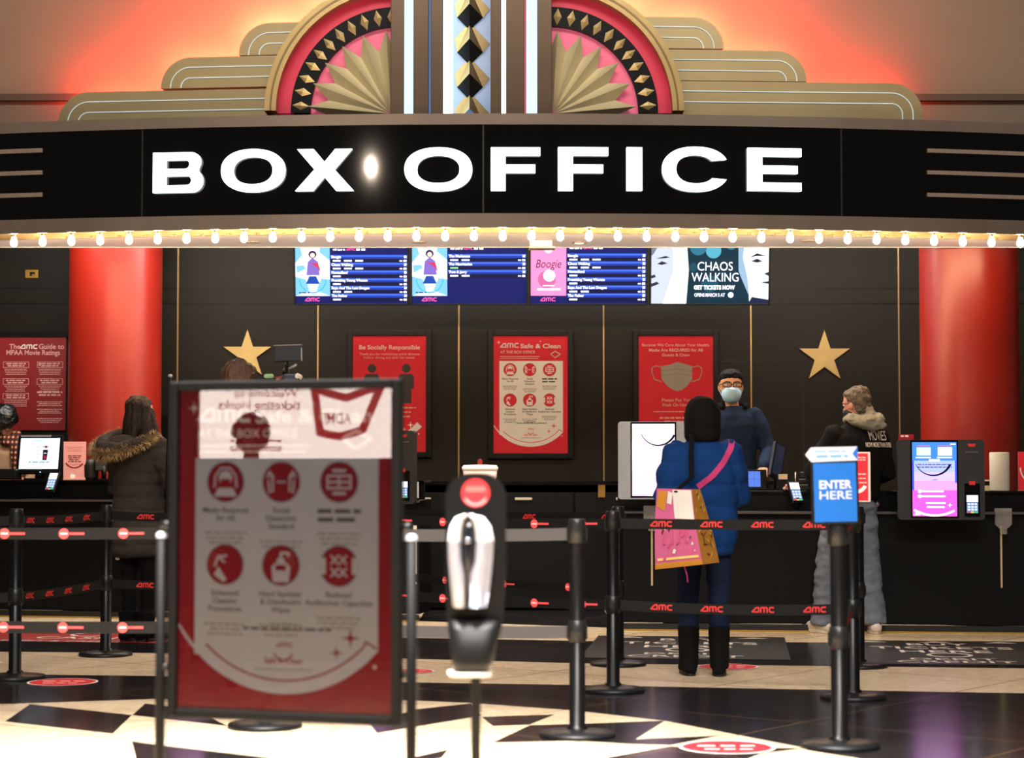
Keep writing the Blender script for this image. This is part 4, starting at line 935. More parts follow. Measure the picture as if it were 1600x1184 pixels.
t = thing('credit_device', 'stack of black register devices on the counter left of the ENTER HERE sign', 'register device', (p.x, 15.3, RU), RRZ)
for k, (z, h, wd) in enumerate(((0, .05, .17), (.053, .04, .15), (.096, .05, .13))): b = MB(); b.box((0, 0, z + h / 2), (wd, .12, h), mat('device_black', '#151414', .35)); b.build('unit', t, bevel=.008)
# acrylic shield in front of the cashier
SH = crinkle('clear_shield', 1.25, .05, 3)
a = at(1128, 563, 15.36); c = at(1256, 563, 15.36)
t = thing('acrylic_shield', 'clear acrylic sneeze shield standing on the counter in front of the cashier', 'shield', ((a.x + c.x) / 2, 15.4, RU))
b = MB(); w_ = c.x - a.x; b.box((0, 0, (a.z - RU) / 2 + .01), (w_, .004, a.z - RU - .02), SH); b.build('panel', t)
b = MB(); EDG = mat('shield_edge', '#5a5750', .2, alpha=.3); b.box((0, 0, a.z - RU), (w_, .004, .003), EDG); b.box((w_ / 2, 0, (a.z - RU) / 2), (.003, .004, a.z - RU), EDG); b.build('edge', t)
b = MB()
for q in (-1, 1): b.box((q * w_ * .4, 0, .006), (.03, .09, .012), ACR)
b.build('foot', t)
# paper towel roll etc
p = at(1562, 763, 15.0)
t = thing('paper_towel_roll', 'white paper towel roll standing upright on the counter before the right red column', 'paper towel', (p.x, 15.0, RU))
b = MB(); b.lathe((0, 0, 0), [(.022, .002), (.072, 0), (.074, .01), (.074, .285), (.07, .292), (.022, .292)], mat('paper_white', '#d9d0be', .8, bump=.1, bs=40), 36); b.build('roll', t)
b = MB(); b.lathe((0, 0, 0), [(.021, .0), (.021, .294)], mat('card_core', '#8a6a4a', .7), 18); b.build('core', t)
p = at(1541, 763, 15.15)
b = MB(); b.box((0, 0, .02), (.09, .09, .04), mat('pad_yellow', '#d8cf9c', .6)); b.box((0, 0, .058), (.1, .08, .03), BLACK); b.box((0, 0, .08), (.1, .08, .01), WHITEP)
tag(b.build('stapler_stack', loc=(p.x, 15.14, RU)), 'little stack of a black box on a yellowish pad beside the kiosk', 'notepad')
# ================================================================ STANCHIONS AND BELTS
def stanchion_proto():
    t = thing('barrier_post', '', 'post', (0, 0, 0))
    b = MB(); b.lathe((0, 0, 0), [(.172, 0), (.175, .006), (.172, .02), (.1, .03), (.045, .036)], mat('post_base_black', '#131416', .4, spec=.25), 48); b.build('base', t)
    b = MB(); b.lathe((0, 0, 0), [(.05, .03), (.046, .045), (.036, .05), (.036, .88)], POLE, 32); b.build('pole', t)
    b = MB(); b.lathe((0, 0, 0), [(.036, .875), (.041, .88), (.041, .955), (.0385, .965), (.0385, .98), (.034, .985)], mat('post_head_black', '#141516', .34, spec=.25), 32); b.box((.041, 0, .915), (.012, .022, .06), BLACK); b.box((-.041, 0, .915), (.012, .022, .06), BLACK); b.build('belt_head', t)
    b = MB(); b.lathe((0, 0, 0), [(.036, .425), (.041, .43), (.041, .52), (.036, .525)], mat('post_head_black', '#1c1d1f'), 32); b.box((.041, 0, .47), (.012, .022, .06), BLACK); b.box((-.041, 0, .47), (.012, .022, .06), BLACK); b.build('lower_belt_head', t)
    return t
POSTS = {}
pr = None
for key, px, py_, lab in (('A', 902, 1150, 'grey-lit barrier post right of the hand sanitizer, nearest of the centre posts'), ('K', 414, 1136, 'barrier post hidden behind the poster stand, only its round base showing'),
                          ('B', 958, 1080, 'front one of the two overlapping black barrier posts left of the tote bag'), ('C', 966, 1039, 'rear one of the two overlapping black barrier posts left of the tote bag'),
                          ('D', 1312, 1167, 'nearest right barrier post, carrying the ENTER HERE sign'), ('E', 1333, 1091, 'middle barrier post of the three lined up at the ENTER HERE sign'), ('F', 1342, 1042, 'farthest barrier post of the three lined up at the ENTER HERE sign'),
                          ('G', 23, 1060, 'black barrier post at the far left edge beside the red oval floor sticker'), ('H', 165, 1024, 'black barrier post in front of the fur-hooded person')):
    p = fl(px, py_); rz = {'A': .1}.get(key, 0)
    if pr is None: pr = stanchion_proto(); pr['label'] = lab; pr.location = p; o = pr
    else: o = dup(pr, p, rz, lab)
    o['group'] = 'barrier posts'
    POSTS[key] = p
BELTK = mat('belt_black', '#111111', .6, spec=.15, nz=60, na=.2); BELTG = mat('belt_black_lit', '#29282b', .5, nz=60, na=.1); BELTM = mat('belt_dark_grey', '#131213', .5, spec=.2, nz=60, na=.1)  # BELTG is the black webbing greyed to paint in light on it
LOGOP = mat('logo_coral', '#e0474a', .5, emis='#e0474a', es=.25); LOGOW = mat('logo_pale', '#f0c8c4', .5)
def belt(P, Q, z, lab, kind='amc', m=BELTK, sp=.27, st=.12, sag=.012, gap=.043, zq=None, h=.056):
    P, Q = Vector((P[0], P[1], z)), Vector((Q[0], Q[1], zq if zq is not None else z)); dv = (Q - P); L_ = dv.xy.length; rz = math.atan2(dv.y, dv.x); sl = dv.z / L_
    n = 24; zz = lambda x: sl * x - sag * 4 * (x / L_) * (1 - x / L_)
    b = MB(); vs = []; fs = []
    for i in range(n + 1):
        x = gap + (L_ - 2 * gap) * i / n; vs += [(x, -.0015, zz(x) - h / 2), (x, -.0015, zz(x) + h / 2), (x, .0015, zz(x) + h / 2), (x, .0015, zz(x) - h / 2)]
    for i in range(n):
        a = 4 * i; c = a + 4
        fs += [(a, c, c + 1, a + 1), (a + 1, c + 1, c + 2, a + 2), (a + 2, c + 2, c + 3, a + 3), (a + 3, c + 3, c, a)]
    fs += [(0, 1, 2, 3), (4 * n, 4 * n + 3, 4 * n + 2, 4 * n + 1)]
    b.add(vs, fs, m)
    x = st
    while x < L_ - .08:
        z0 = zz(x); sl_ = (zz(x + .01) - zz(x - .01)) / .02
        if kind == 'amc':
            k0 = len(b.v); b.amc(x, z0 - .014, .03, -.0026, LOGO, w=.26)
        else:
            k0 = len(b.v); b.disc(x, z0, .025, -.0026, LOGOP, 20); b.rect(x - .018, x + .018, z0 - .004, z0 + .005, -.0032, LOGOW); b.rect(x + .02, x + .1, z0 - .005, z0 + .006, -.0026, LOGOP)
        for i in range(k0, len(b.v)): b.v[i].z += sl_ * (b.v[i].x - x)
        x += sp
    o = b.build('barrier_belt', loc=tuple(P)); o.rotation_euler = (0, 0, rz)
    return tag(o, lab, 'belt', 'barrier belts')
ZU, ZL = .917, .472
pA, pK, pB, pC, pD, pE, pF, pG, pH = [POSTS[k] for k in 'AKBCDEFGH']
lf = at(-330, 817, 9.6)
for z, w1, w2 in ((ZU, 'upper', 'Upper'), (ZL, 'lower', 'Lower')):
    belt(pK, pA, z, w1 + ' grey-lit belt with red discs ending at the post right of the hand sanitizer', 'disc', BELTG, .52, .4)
    belt(lf, pK, z, w1 + ' dark grey belt with red disc logos crossing the left foreground', 'disc', BELTM, .29, .2, gap=.05)
    belt(pB, pE, z, w1 + ' black belt with red lettering stretched in front of the blue-coated person', 'amc', BELTK, .277, .27, .015 if w1 == 'lower' else .003)
    fz = Vector((-1.2, 14.6, 0))
    q = Vector((at(600, 800, 11.9).x, 11.9, 0))
    belt(q, pB, z, w1 + ' black disc-logo belt reaching the front post left of the tote bag', 'disc', BELTK, .33, .12)
    q = Vector((at(560, 800, 14.3).x, 14.3, 0))
    belt(q, pC, z, w1 + ' farthest black belt, ending at the rear post left of the tote bag', 'amc' if z == ZU else 'disc', BELTK, .72 if z == ZU else .6, .35)
    belt(pG, pH, z, w1 + ' black belt angled from the far left post to the fur-hooded person\'s post', 'amc', BELTK, .3, .2)
    q = Vector((at(330, 800, 12.9).x, 12.9, 0))
    belt(pH, q, z, w1 + ' black belt passing in front of the grey coat towards the poster stand', 'amc', BELTK, .5, .27)
    q = Vector((at(-300, 800, 11.3).x, 11.3, 0))
    belt(q, pG, z, w1 + ' black belt leaving the far left post out of the picture', 'disc', BELTK, .3, .27)
    belt(pD, pE, z, w1 + ' foreshortened red-lettered belt between the two nearer ENTER HERE posts', 'amc', BELTK, .2, .1)
    belt(pF, pE, z, w1 + ' foreshortened belt between the two farther ENTER HERE posts', 'amc', BELTK, .27, .2)
# ================================================================ ENTER HERE SIGN
BLUES = mat('sign_blue', '#0c4f98', .5, na=.03, spec=.2); SIGNW = mat('sign_white', '#a4a9b6', .5, na=.03)
YD = pD.y - .05
a = at(1269, 819, YD); c = at(1343, 719, YD); w_ = c.x - a.x; h = c.z - a.z
t = thing('post_sign', 'blue sign reading ENTER HERE with a white arrow header on top of the barrier post', 'sign', ((a.x + c.x) / 2, YD, a.z), 0)
t.rotation_euler = (0, math.radians(1.2) * -1, math.radians(2))
b = MB(); b.box((0, .008, h / 2), (w_, .016, h), BLACK); b.build('frame', t, bevel=.004)
b = MB(); e = .011; b.rect(-w_ / 2 + e, w_ / 2 - e, e, h - e, -.001, BLUES)
zE = (at(1300, 763, YD) - a).z; zH = (at(1300, 779.5, YD) - a).z; cap = .035
b.text('ENTER', .002, zE, cap / .69, -.002, SIGNW, bold=.028, w=.142); b.text('HERE', .002, zH, cap / .69, -.002, SIGNW, bold=.008, w=.142); b.build('sign_face', t)
b = MB(); hw = w_ / 2; z0 = h + .0
b.prism([(-hw - .022, z0 + .026), (-hw + .004, z0 + .058), (hw - .004, z0 + .058), (hw - .004, z0 - .002), (-hw + .004, z0 - .006)], -.004, .006, SIGNW)
b.prism([(hw - .002, z0 + .058), (hw - .026, z0 + .028), (hw - .002, z0 - .002)], -.006, .006, BLUES)
b.lines(-hw + .015, hw - .035, z0 + .034, .011, -.0048, mat('print_pale_blue', '#6f88b8', .5), 'C', 1, seed=2); b.lines(-hw + .025, hw - .045, z0 + .012, .012, -.0048, mat('print_sky_blue', '#4f7cc4', .5), 'C', 1, seed=6); b.build('arrow_header', t)
b = MB(); b.box((0, .036, .05), (.03, .05, .1), BLACK); b.box((0, .05, -.02), (.05, .03, .08), BLACK); b.build('bracket', t)
YE = pE.y - .05; a = at(1312, 782, YE); c = at(1358, 708, YE); w_ = c.x - a.x; h = c.z - a.z
t = thing('post_sign', 'red sign on a barrier post, showing past the right edge of the ENTER HERE sign', 'sign', ((a.x + c.x) / 2, YE, a.z))
b = MB(); b.box((0, .006, h / 2), (w_ + .012, .012, h + .012), PINKP); b.build('frame', t, bevel=.002)
b = MB(); b.rect(-w_ / 2, w_ / 2, 0, h, -.001, RED1); b.M = Matrix.Translation((0, -.001, 0)); d_red(b, w_, h); b.build('sign_face', t)
b = MB(); b.box((0, .03, .02), (.03, .04, .1), BLACK); b.box((0, .05, -.04), (.05, .03, .08), BLACK); b.build('bracket', t)
# ================================================================ FOREGROUND POSTER STAND
PL, PR = Vector((at(266, 860, 6.46).x, 6.46, 0)), Vector((at(628, 860, 6.22).x, 6.22, 0))
PC = (PL + PR) / 2; PRZ = math.atan2(PR.y - PL.y, PR.x - PL.x); PW = (PR - PL).length
zt_p = at(447, 594, PC.y).z; zb_p = at(447, 1127, PC.y).z; fw = .03
pst = thing('poster_stand', 'freestanding black stand holding a glossy red and shaded-cream Safe & Clean poster in the foreground', 'poster stand', PC, PRZ)
RED2 = mat('poster_red_shaded', '#640315', .5, spec=.1, na=.05); CREAM2 = mat('poster_cream_shaded', '#8c8e9c', .6, na=.03, spec=.1); WHITE2 = mat('print_white_shaded', '#a89a9c', .5); GREY2 = mat('print_grey_shaded', '#656062', .6); DARK2 = mat('print_black', '#1c181a', .5)  # same poster inks darkened and greyed, shade put into the colour
ph, pw = zt_p - zb_p - 2 * fw, PW - 2 * fw
b = MB(Matrix.Translation((0, 0, zb_p + fw))); frame(b, pw, ph, fw, mat('stand_pole_black', '#070707', .6, spec=.08), -.02, .02); b.box((0, .012, ph / 2), (pw, .012, ph), BLACK); b.build('frame', pst, bevel=.006)
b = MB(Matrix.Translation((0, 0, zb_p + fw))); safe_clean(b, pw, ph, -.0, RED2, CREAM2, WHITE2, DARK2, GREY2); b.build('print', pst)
b = MB(Matrix.Translation((0, 0, zb_p + fw))); b.rect(-pw / 2, pw / 2, 0, ph, -.008, crinkle('acrylic_glazing', 1.5, .008, 1.5)); b.build('glazing', pst)
for s in (-1, 1):
    x = s * (PW / 2 + .032)
    b = MB(); b.cyl((x, 0, .02), (x, 0, .985), .0165, mat('stand_pole_black', '#070707', .6, spec=.08), 20); po = b.build('pole', pst)
    b = MB(); b.lathe((x, 0, .985), [(.0175, 0), (.0175, .014), (.01, .02)], KSILV, 18); b.build('pole_cap', po)
    b = MB(); b.box((x, 0, .012), (.06, .5, .024), BLACK); b.build('foot', pst, bevel=.006)
    for z in (zb_p + .16, zb_p + .62): b = MB(); b.cyl((s * PW / 2, 0, z), (x, 0, z), .012, BLACK, 12); b.build('clamp', pst)
b = MB(); b.box((0, .0, .09), (PW + .06, .02, .03), BLACK); b.build('crossbar', pst, bevel=.004)
# ================================================================ HAND SANITIZER STAND
YS = 5.9; q0 = at(743, 900, YS); k = YS / FPX
san = thing('sanitizer_stand', 'floor-standing hand sanitizer dispenser with a red round sticker and silver cover', 'sanitizer dispenser', (q0.x, YS, 0))
def sx(px): return (px - 743) * k
def sz(py): return at(743, py, YS).z
PLB = mat('dispenser_black', '#090909', .42, spec=.2)
b = MB(); o = []
for cx, cz, a0 in ((sx(752), sz(778), 0), (sx(735), sz(778), 90)):
    for i in range(9): a = math.radians(a0 + 90 * i / 8); o.append((cx + 38.5 * k * math.cos(a), cz + 39 * k * math.sin(a)))
o += [(sx(696.5), sz(900)), (sx(699), sz(970)), (sx(707), sz(1030)), (sx(712), sz(1046)), (sx(766), sz(1046)), (sx(771), sz(1030)), (sx(786), sz(970)), (sx(790.5), sz(900))]
b.prism(o, -.012, .02, PLB); b.build('back_plate', san, bevel=.007, seg=3)
b = MB(); b.rings([(sx(738), -.03, sz(1046), .055, .06), (sx(739), -.03, sz(1030), .062, .065), (sx(741), -.02, sz(985), .072, .06), (sx(742), -.012, sz(968), .075, .035)], PLB, 30, p=3.5); b.build('drip_tray', san)
b = MB(); b.rings([(sx(735), -.03, sz(1053), .062, .062), (sx(735), -.03, sz(1047), .066, .066)], mat('tray_liner', '#d8d2c8', .4), 30, p=3); b.build('tray_rim', san)
b = MB(); b.disc(sx(743), sz(770), 22 * k, -.0135, mat('sticker_red', '#b8252b', .45), 30); b.band(sx(743), sz(770), 16 * k, 20 * k, PI + .5, 2 * PI - .5, -.0142, mat('sticker_pink', '#d88a86', .5), 14); b.rect(sx(728), sx(758), sz(768), sz(760), -.0142, mat('sticker_rose', '#cc5a58', .5)); b.build('sticker', san)
SILV = mat('dispenser_silver', '#8f909c', .32, metal=.25); SILW = mat('dispenser_white', '#c6c4c8', .25)
def lobe(sgn):
    """one half of the dispenser's wing-shaped cover, bulging forward"""
    outer = [(-1, 704, 836), (0, 701, 850), (0, 703, 880), (0, 706, 915), (0, 709, 946)]
    bb = MB(); rows = []
    L_o = [(725, 803), (712, 808), (704, 822), (700.5, 843), (702, 880), (705, 915), (708.5, 947)]
    L_i = [(732, 803), (725, 812), (722, 826), (720.5, 845), (722, 875), (727, 895), (728, 947)]
    vs = []; fs = []; n = 7
    for (ox_, oy_), (ix_, iy_) in zip(L_o, L_i):
        for j in range(n):
            u = j / (n - 1); x = ox_ + (ix_ - ox_) * u; y_ = oy_ + (iy_ - oy_) * u
            if sgn > 0: x = 731 + (731 - x) * 1.32 if x < 731 else x
            bulge = math.sin(PI * (.12 + .6 * u)) * .055
            vs.append((sx(x), -.02 - bulge, sz(y_)))
    for i in range(len(L_o) - 1):
        for j in range(n - 1):
            a = i * n + j; q = (a, a + 1, a + n + 1, a + n); fs.append(q if sgn > 0 else q[::-1])
    nb = len(vs); vs += [(x, -.01, z) for x, y_, z in vs]
    fs += [tuple(i + nb for i in q[::-1]) for q in fs]
    m1 = len(L_o); 
    loop = [j for j in range(n)] + [i * n + n - 1 for i in range(1, m1)] + [(m1 - 1) * n + j for j in range(n - 2, -1, -1)] + [i * n for i in range(m1 - 2, 0, -1)]
    for i in range(len(loop)): a, c = loop[i], loop[(i + 1) % len(loop)]; fs.append((a, c, c + nb, a + nb))
    cut = (3 * (n - 1)); top = [q for i, q in enumerate(fs) if i < cut]; rest = fs[cut:]
    bb.add(vs, top, SILW, True); bb.add(vs, rest, SILV, True)
    bb.build('cover_wing', san)
lobe(-1); lobe(1)
b = MB(); b.rings([(sx(733), -.03, sz(948), .008, .02), (sx(733), -.035, sz(900), .012, .03), (sx(733), -.04, sz(880), .018, .035), (sx(733), -.045, sz(850), .022, .036), (sx(733), -.04, sz(825), .024, .036), (sx(734), -.03, sz(804), .026, .03)], mat('dispenser_smoke', '#15161c', .12), 24); b.build('centre_spine', san)
b = MB(); b.ell((sx(732), -.084, sz(843)), (.008, .004, .008), mat('dispenser_button', '#777a84', .2, metal=.6), 14); b.build('sensor', san)
b = MB(); b.box((sx(743.5), .012, sz(1046) / 2), (15 * k, .024, sz(1046)), PLB); b.build('pole', san, bevel=.004)
b = MB(); b.box((sx(743.5), 0, .01), (.32, .32, .02), PLB); b.build('base_plate', san, bevel=.006)
# ================================================================ FLOOR DECALS
def oval(px, py_, lab, r=.2, text=None):
    p = fl(px, py_); b = MB(); M = Matrix.Rotation(-PI / 2, 4, 'X'); b.M = M
    b.disc(0, 0, r, -.0032, WHITEP, 40); b.disc(0, 0, r * .93, -.0036, REDP, 40)
    b.lines(-r * .6, r * .6, .02, r * .16, -.004, PINKP, 'C', 1, seed=4); b.lines(-r * .5, r * .5, -.08, r * .12, -.004, PINKP, 'C', 1, seed=7)
    o = b.build('floor_sticker', loc=(p.x, p.y, 0)); tag(o, lab, 'sticker')
oval(98, 1066, 'round red floor sticker beside the far left barrier post', .2); oval(1136, 1168, 'round red floor sticker nearest the camera, left of the ENTER HERE post', .21)
oval(1137, 1042, 'round red floor sticker under the boots of the blue-coated person', .19); oval(645, 1049, 'round red floor sticker just right of the poster stand', .13)
def floor_mat_decal(px, py_, w_, d_, m, lab, rz, lines_):
    p = fl(px, py_); b = MB(); b.M = Matrix.Rotation(-PI / 2, 4, 'X')
    b.rect(-w_ / 2, w_ / 2, -d_ / 2, d_ / 2, -.0030, m)
    for x in (-.45, 0, .45): b.poly([(x - .12, d_ / 2 - .16), (x, d_ / 2 - .06), (x + .12, d_ / 2 - .16)], -.0036, mat('decal_print', '#b9aea2', .5))
    z = d_ / 2 - .3
    for tx, sz_, ww in lines_:
        if tx == 'O': b.band(0, z + .02, .12, .15, 0, 2 * PI, -.0036, mat('decal_print', '#8d8378')); z -= .26; continue
        b.text(tx, 0, z - sz_ * .35, sz_, -.0036, mat('decal_print', '#8d8378'), bold=.01, w=ww); z -= sz_ * 1.15
    o = b.build('floor_decal', loc=(p.x, p.y, 0)); o.rotation_euler = (0, 0, rz); tag(o, lab, 'floor decal')
DEC = mat('decal_brown', '#201c1a', .35)
BT = [('BUY', .24, .42), ('TICKETS', .24, .95), ('HERE', .24, .6), ('O', 0, 0), ('DEBIT', .16, .55), ('CREDIT', .2, .75)]
floor_mat_decal(1478, 1019, 1.35, 1.75, DEC, 'dark floor decal reading BUY TICKETS HERE, DEBIT, CREDIT by the right kiosk', RRZ, BT)
floor_mat_decal(1075, 1011, 1.35, 1.75, DEC, 'dark floor decal lettered in white around the feet of the blue-coated person', RRZ, BT)
floor_mat_decal(155, 989, 1.5, 1.6, mat('decal_red', '#8a2018', .4), 'dark red floor decal by the left counter behind the barrier posts', LRZ, [('BUY', .2, .4), ('TICKETS', .2, .9), ('HERE', .2, .6), ('O', 0, 0), ('CASH', .24, .6), ('DEBIT & CREDIT', .14, .9)])
# ================================================================ TV CAMERA GEAR
# slim stand leaning in the gap by the fur-hooded person
p0_, p1_ = at(266, 588, 13.9), Vector((at(250, 760, 13.75).x, 13.75, 0))
t = thing('light_stand', 'slim black tripod stand with silver tip at the top left corner of the poster', 'stand', (p0_.x - .02, 13.9, 0))
b = MB(); b.tube([(0, 0, .35), (.005, 0, 1.2), (.02, 0, p0_.z)], [.014, .012, .009], BLACK, 12); b.build('pole', t)
b = MB(); b.ell((.02, 0, p0_.z + .004), (.017, .017, .013), KSILV, 14); b.build('tip', t)
for i in range(3): a = 2 * PI * i / 3 + .5; b = MB(); b.tube([(0, 0, .45), (.17 * math.cos(a), .17 * math.sin(a), .012)], .009, BLACK, 10); b.build('leg', t)
# ================================================================ PEOPLE
def cloth(name, col, bump=.25, bs=120, rough=.85, na=.12, nz=12, **k): return mat(name, col, rough, nz=nz, na=na, bump=bump, bs=bs, bdist=.004, spec=.12, **k)
class Person:
    """figure standing at the local origin and facing +y; H is its height"""
    def __init__(s, label, loc, rz, H, lean=(0, 0), yaw=0., pitch=0., hoff=(0, 0, 0), skin=SKIN, arms=None, ankles=None, toe=.15, hw=1.):
        s.root = thing('person', label, 'person', loc, rz); s.s = H / 1.75; s.lean = lean; s.skin = skin; s.toe = toe
        s.S = Matrix.Scale(s.s, 4)
        s.arms = arms or {-1: ((-.26, -.02, 1.13), (-.25, .1, .9)), 1: ((.26, -.02, 1.13), (.25, .1, .9))}
        s.ank = ankles or {-1: (-.1, 0), 1: (.1, 0)}
        L = s.L(1.5)
        s.HM = s.S @ Matrix.Translation((L[0] + hoff[0], L[1] + .015 + hoff[1], 1.632 + hoff[2])) @ Matrix.Rotation(yaw, 4, 'Z') @ Matrix.Rotation(-pitch, 4, 'X') @ Matrix.Diagonal((hw, 1, 1, 1))
        s.sh = {q: Vector((q * .175 + s.L(1.42)[0], s.L(1.42)[1], 1.42)) for q in (-1, 1)}
        s.body()
    def L(s, z):
        t = max(0, (z - .9) / .6); return (s.lean[0] * t, s.lean[1] * t)
    def rings(s, mb, rs, m, cx=0, cy=0, n=32, p=2.2):
        mb.rings([(s.L(z)[0] + cx + (r[3] if len(r) > 3 else 0), s.L(z)[1] + cy + (r[4] if len(r) > 4 else 0), z, r[1], r[2]) for r in rs for z in (r[0],)], m, n, True, p)
    def legpts(s, q, hip=.92):
        ax, ay = s.ank[q]; hp = Vector((q * .09, 0, hip)); an = Vector((ax, ay, .085)); kn = (hp + an) / 2 + Vector((q * .005, .02, .0)); kn.z = .49
        return hp, kn, an
    def body(s):
        m = s.skin; b = MB(s.S)
        s.rings(b, [(.84, .12, .09), (.88, .15, .105), (.95, .155, .11), (1.02, .14, .1), (1.08, .128, .092), (1.2, .145, .1), (1.32, .155, .105), (1.39, .165, .09), (1.435, .13, .07), (1.47, .06, .05)], m)
        l0, l1 = s.L(1.45), s.L(1.56)
        hc = s.S.inverted() @ (s.HM @ Vector((0, -.012, -.06)))
        b.tube([(l0[0], l0[1] - .005, 1.42), hc], [.056, .05], m)
        for q in (-1, 1):
            hp, kn, an = s.legpts(q)
            b.tube([hp, (hp + kn) / 2, kn, (kn * .6 + an * .4), an], [.085, .075, .054, .052, .036], m)
            d = Vector((q * s.toe, 1, 0)).normalized()
            b.tube([an + Vector((0, 0, -.035)) - d * .05, an + Vector((0, 0, -.03)) + d * .03, an + Vector((0, 0, -.05)) + d * .12, an + Vector((0, 0, -.06)) + d * .17], [.032, .038, .034, .022], m, flat=(1, 1))
            e, w_ = Vector(s.arms[q][0]), Vector(s.arms[q][1]); sh = s.sh[q]
            b.tube([sh, (sh + e) / 2, e, (e + w_) / 2, w_], [.05, .044, .036, .034, .024], m)
            s.hand(b, w_, (w_ - e).normalized(), q, m)
        # head
        b.M = s.HM
        HR = [(-.117, .02, .02, .055), (-.108, .036, .036, .045), (-.09, .05, .056, .028), (-.06, .06, .075, .012), (-.03, .066, .086, .004), (0, .071, .093, -.003), (.035, .075, .098, -.008), (.07, .07, .091, -.01), (.095, .055, .073, -.01), (.11, .036, .048, -.01), (.117, .015, .02, -.01)]
        b.rings([(0, yo, z, rx, ry) for z, rx, ry, yo in HR], m, 36, True, 2.15)
        b.tube([(0, .085, .012), (0, .097, -.012), (0, .108, -.036)], [.009, .011, .014], m, 12); b.ell((-.011, .095, -.04), (.009, .01, .008), m, 12); b.ell((.011, .095, -.04), (.009, .01, .008), m, 12)
        for q in (-1, 1):
            b.ell((q * .074, -.008, -.008), (.012, .02, .033), m, 14, Matrix.Rotation(q * .35, 3, 'Z')); b.ell((q * .03, .078, .024), (.022, .014, .008), m, 12)
        b.ell((0, .083, -.07), (.024, .012, .007), m, 12); b.ell((0, .08, -.081), (.02, .012, .007), m, 12); b.ell((0, .072, -.103), (.02, .016, .014), m, 12)
        blob(b, 'body', s.root, .0075, 3)
        for q in (-1, 1):
            e = MB(s.HM); e.ell((q * .031, .079, .008), (.012, .011, .008), mat('eye_white', '#e6e0d8', .2), 14); e.ell((q * .031, .0885, .008), (.0052, .003, .0052), mat('iris_dark', '#2a1a10', .2), 12); e.build('eye', s.root)
    def hand(s, b, w_, d, q, m):
        up = Vector((0, 0, 1)); side = d.cross(up)
        if side.length < .2: side = Vector((1, 0, 0))
        side.normalize(); nrm = side.cross(d).normalized()
        b.tube([w_ - d * .01, w_ + d * .03, w_ + d * .075, w_ + d * .09], [.024, .034, .038, .032], m, 14, flat=(1, .42), up=side)
        for i, ln in enumerate((.062, .075, .07, .054)):
            o = w_ + d * .085 + side * ((i - 1.5) * .0185) * 1.0
            f1 = o + d * ln * .5 - nrm * .008 + side * (i - 1.5) * .003; f2 = o + d * ln * .85 - nrm * .028 + side * (i - 1.5) * .004
            b.tube([o - d * .02, o, f1, f2], [.0095, .0092, .0082, .0068], m, 10)
        t0 = w_ + d * .025 - side * q * .028; t1 = t0 + d * .035 - side * q * .024 - nrm * .008; t2 = t1 + d * .03 - side * q * .006 - nrm * .008
        b.tube([t0 + side * q * .012, t0, t1, t2], [.012, .0115, .0095, .0075], m, 10)
    def trousers(s, m, rad=(.105, .085, .072, .075), hip=.95, top=1.02, wst=(.165, .125), name='trousers', low=.075, disp=.008):
        b = MB(s.S)
        s.rings(b, [(.82, .14, .11), (.88, .178, .13), (.95, .175, .128), (top, wst[0], wst[1])], m)
        for q in (-1, 1):
            hp, kn, an = s.legpts(q); a2 = an.copy(); a2.z = low
            b.tube([hp, (hp + kn) / 2, kn, (kn + a2) / 2, a2], [rad[0], (rad[0] + rad[1]) / 2, rad[1], rad[2], rad[3]], m, 20, cap=False)
        return blob(b, name, s.root, .01, 3, disp=disp, dscale=9, dstretch=(1, 1, 1.6))
    def coat(s, m, rs, sl=(.08, .07, .055), name='coat', disp=.008, dsc=9, quilt=None, collar=None, cuff=.0, voxel=.01):
        b = MB(s.S); s.rings(b, rs, m)
        for q in (-1, 1):
            e, w_ = Vector(s.arms[q][0]), Vector(s.arms[q][1]); sh = s.sh[q] - Vector((q * .02, 0, .0))
            w2 = w_ - (w_ - e).normalized() * cuff
            b.tube([sh, (sh * .5 + e * .5) + Vector((q * .008, 0, 0)), e, (e + w2) / 2, w2], [sl[0], (sl[0] + sl[1]) / 2, sl[1], (sl[1] + sl[2]) / 2, sl[2]], m, 20)
        o = blob(b, name, s.root, voxel, 4, disp=disp, dscale=dsc)
        if quilt:
            per, amp = quilt
            ns = [v.normal.copy() for v in o.data.vertices]
            for v, nn in zip(o.data.vertices, ns):
                z = v.co.z + .02 * noise.noise(v.co * 5); g = abs(math.sin(PI * z / per)); v.co += nn * amp * (g ** .5 - .75)
        return o
    def shoe(s, m, sole, name='shoe', hgt=.0, boot=None):
        for q in (-1, 1):
            hp, kn, an = s.legpts(q); d = Vector((q * s.toe, 1, 0)).normalized()
            b = MB(s.S); base = Vector((an.x, an.y, 0))
            b.tube([base - d * .075 + Vector((0, 0, .045)), base + Vector((0, 0, .05)), base + d * .1 + Vector((0, 0, .042)), base + d * .185 + Vector((0, 0, .034))], [.04, .046, .046, .034], m, 16)
            b.tube([base + Vector((0, -.01, .05)), base + Vector((0, -.012, .12))], [.048, .05], m, 16)
            if boot: b.tube([base + Vector((0, -.012, .05)), base + Vector((0, -.012, boot * .55)), base + Vector((0, -.01, boot))], [.06, .064, .07], m, 20, cap=False)
            o = blob(b, name, s.root, .008, 3, disp=.003, dscale=25)
            sb = MB(s.S); pts = []
            for k in range(28):
                a = 2 * PI * k / 28; c, s_ = math.cos(a), math.sin(a); pts.append(base + d * (.055 + .14 * c) + Vector((-d.y, d.x, 0)) * (.046 - .006 * c) * -s_)
            sb.add([(p.x, p.y, 0.001) for p in pts] + [(p.x, p.y, .026) for p in pts], [tuple(range(28))[::-1], tuple(range(28, 56))] + [(i, (i + 1) % 28, (i + 1) % 28 + 28, i + 28) for i in range(28)], sole)
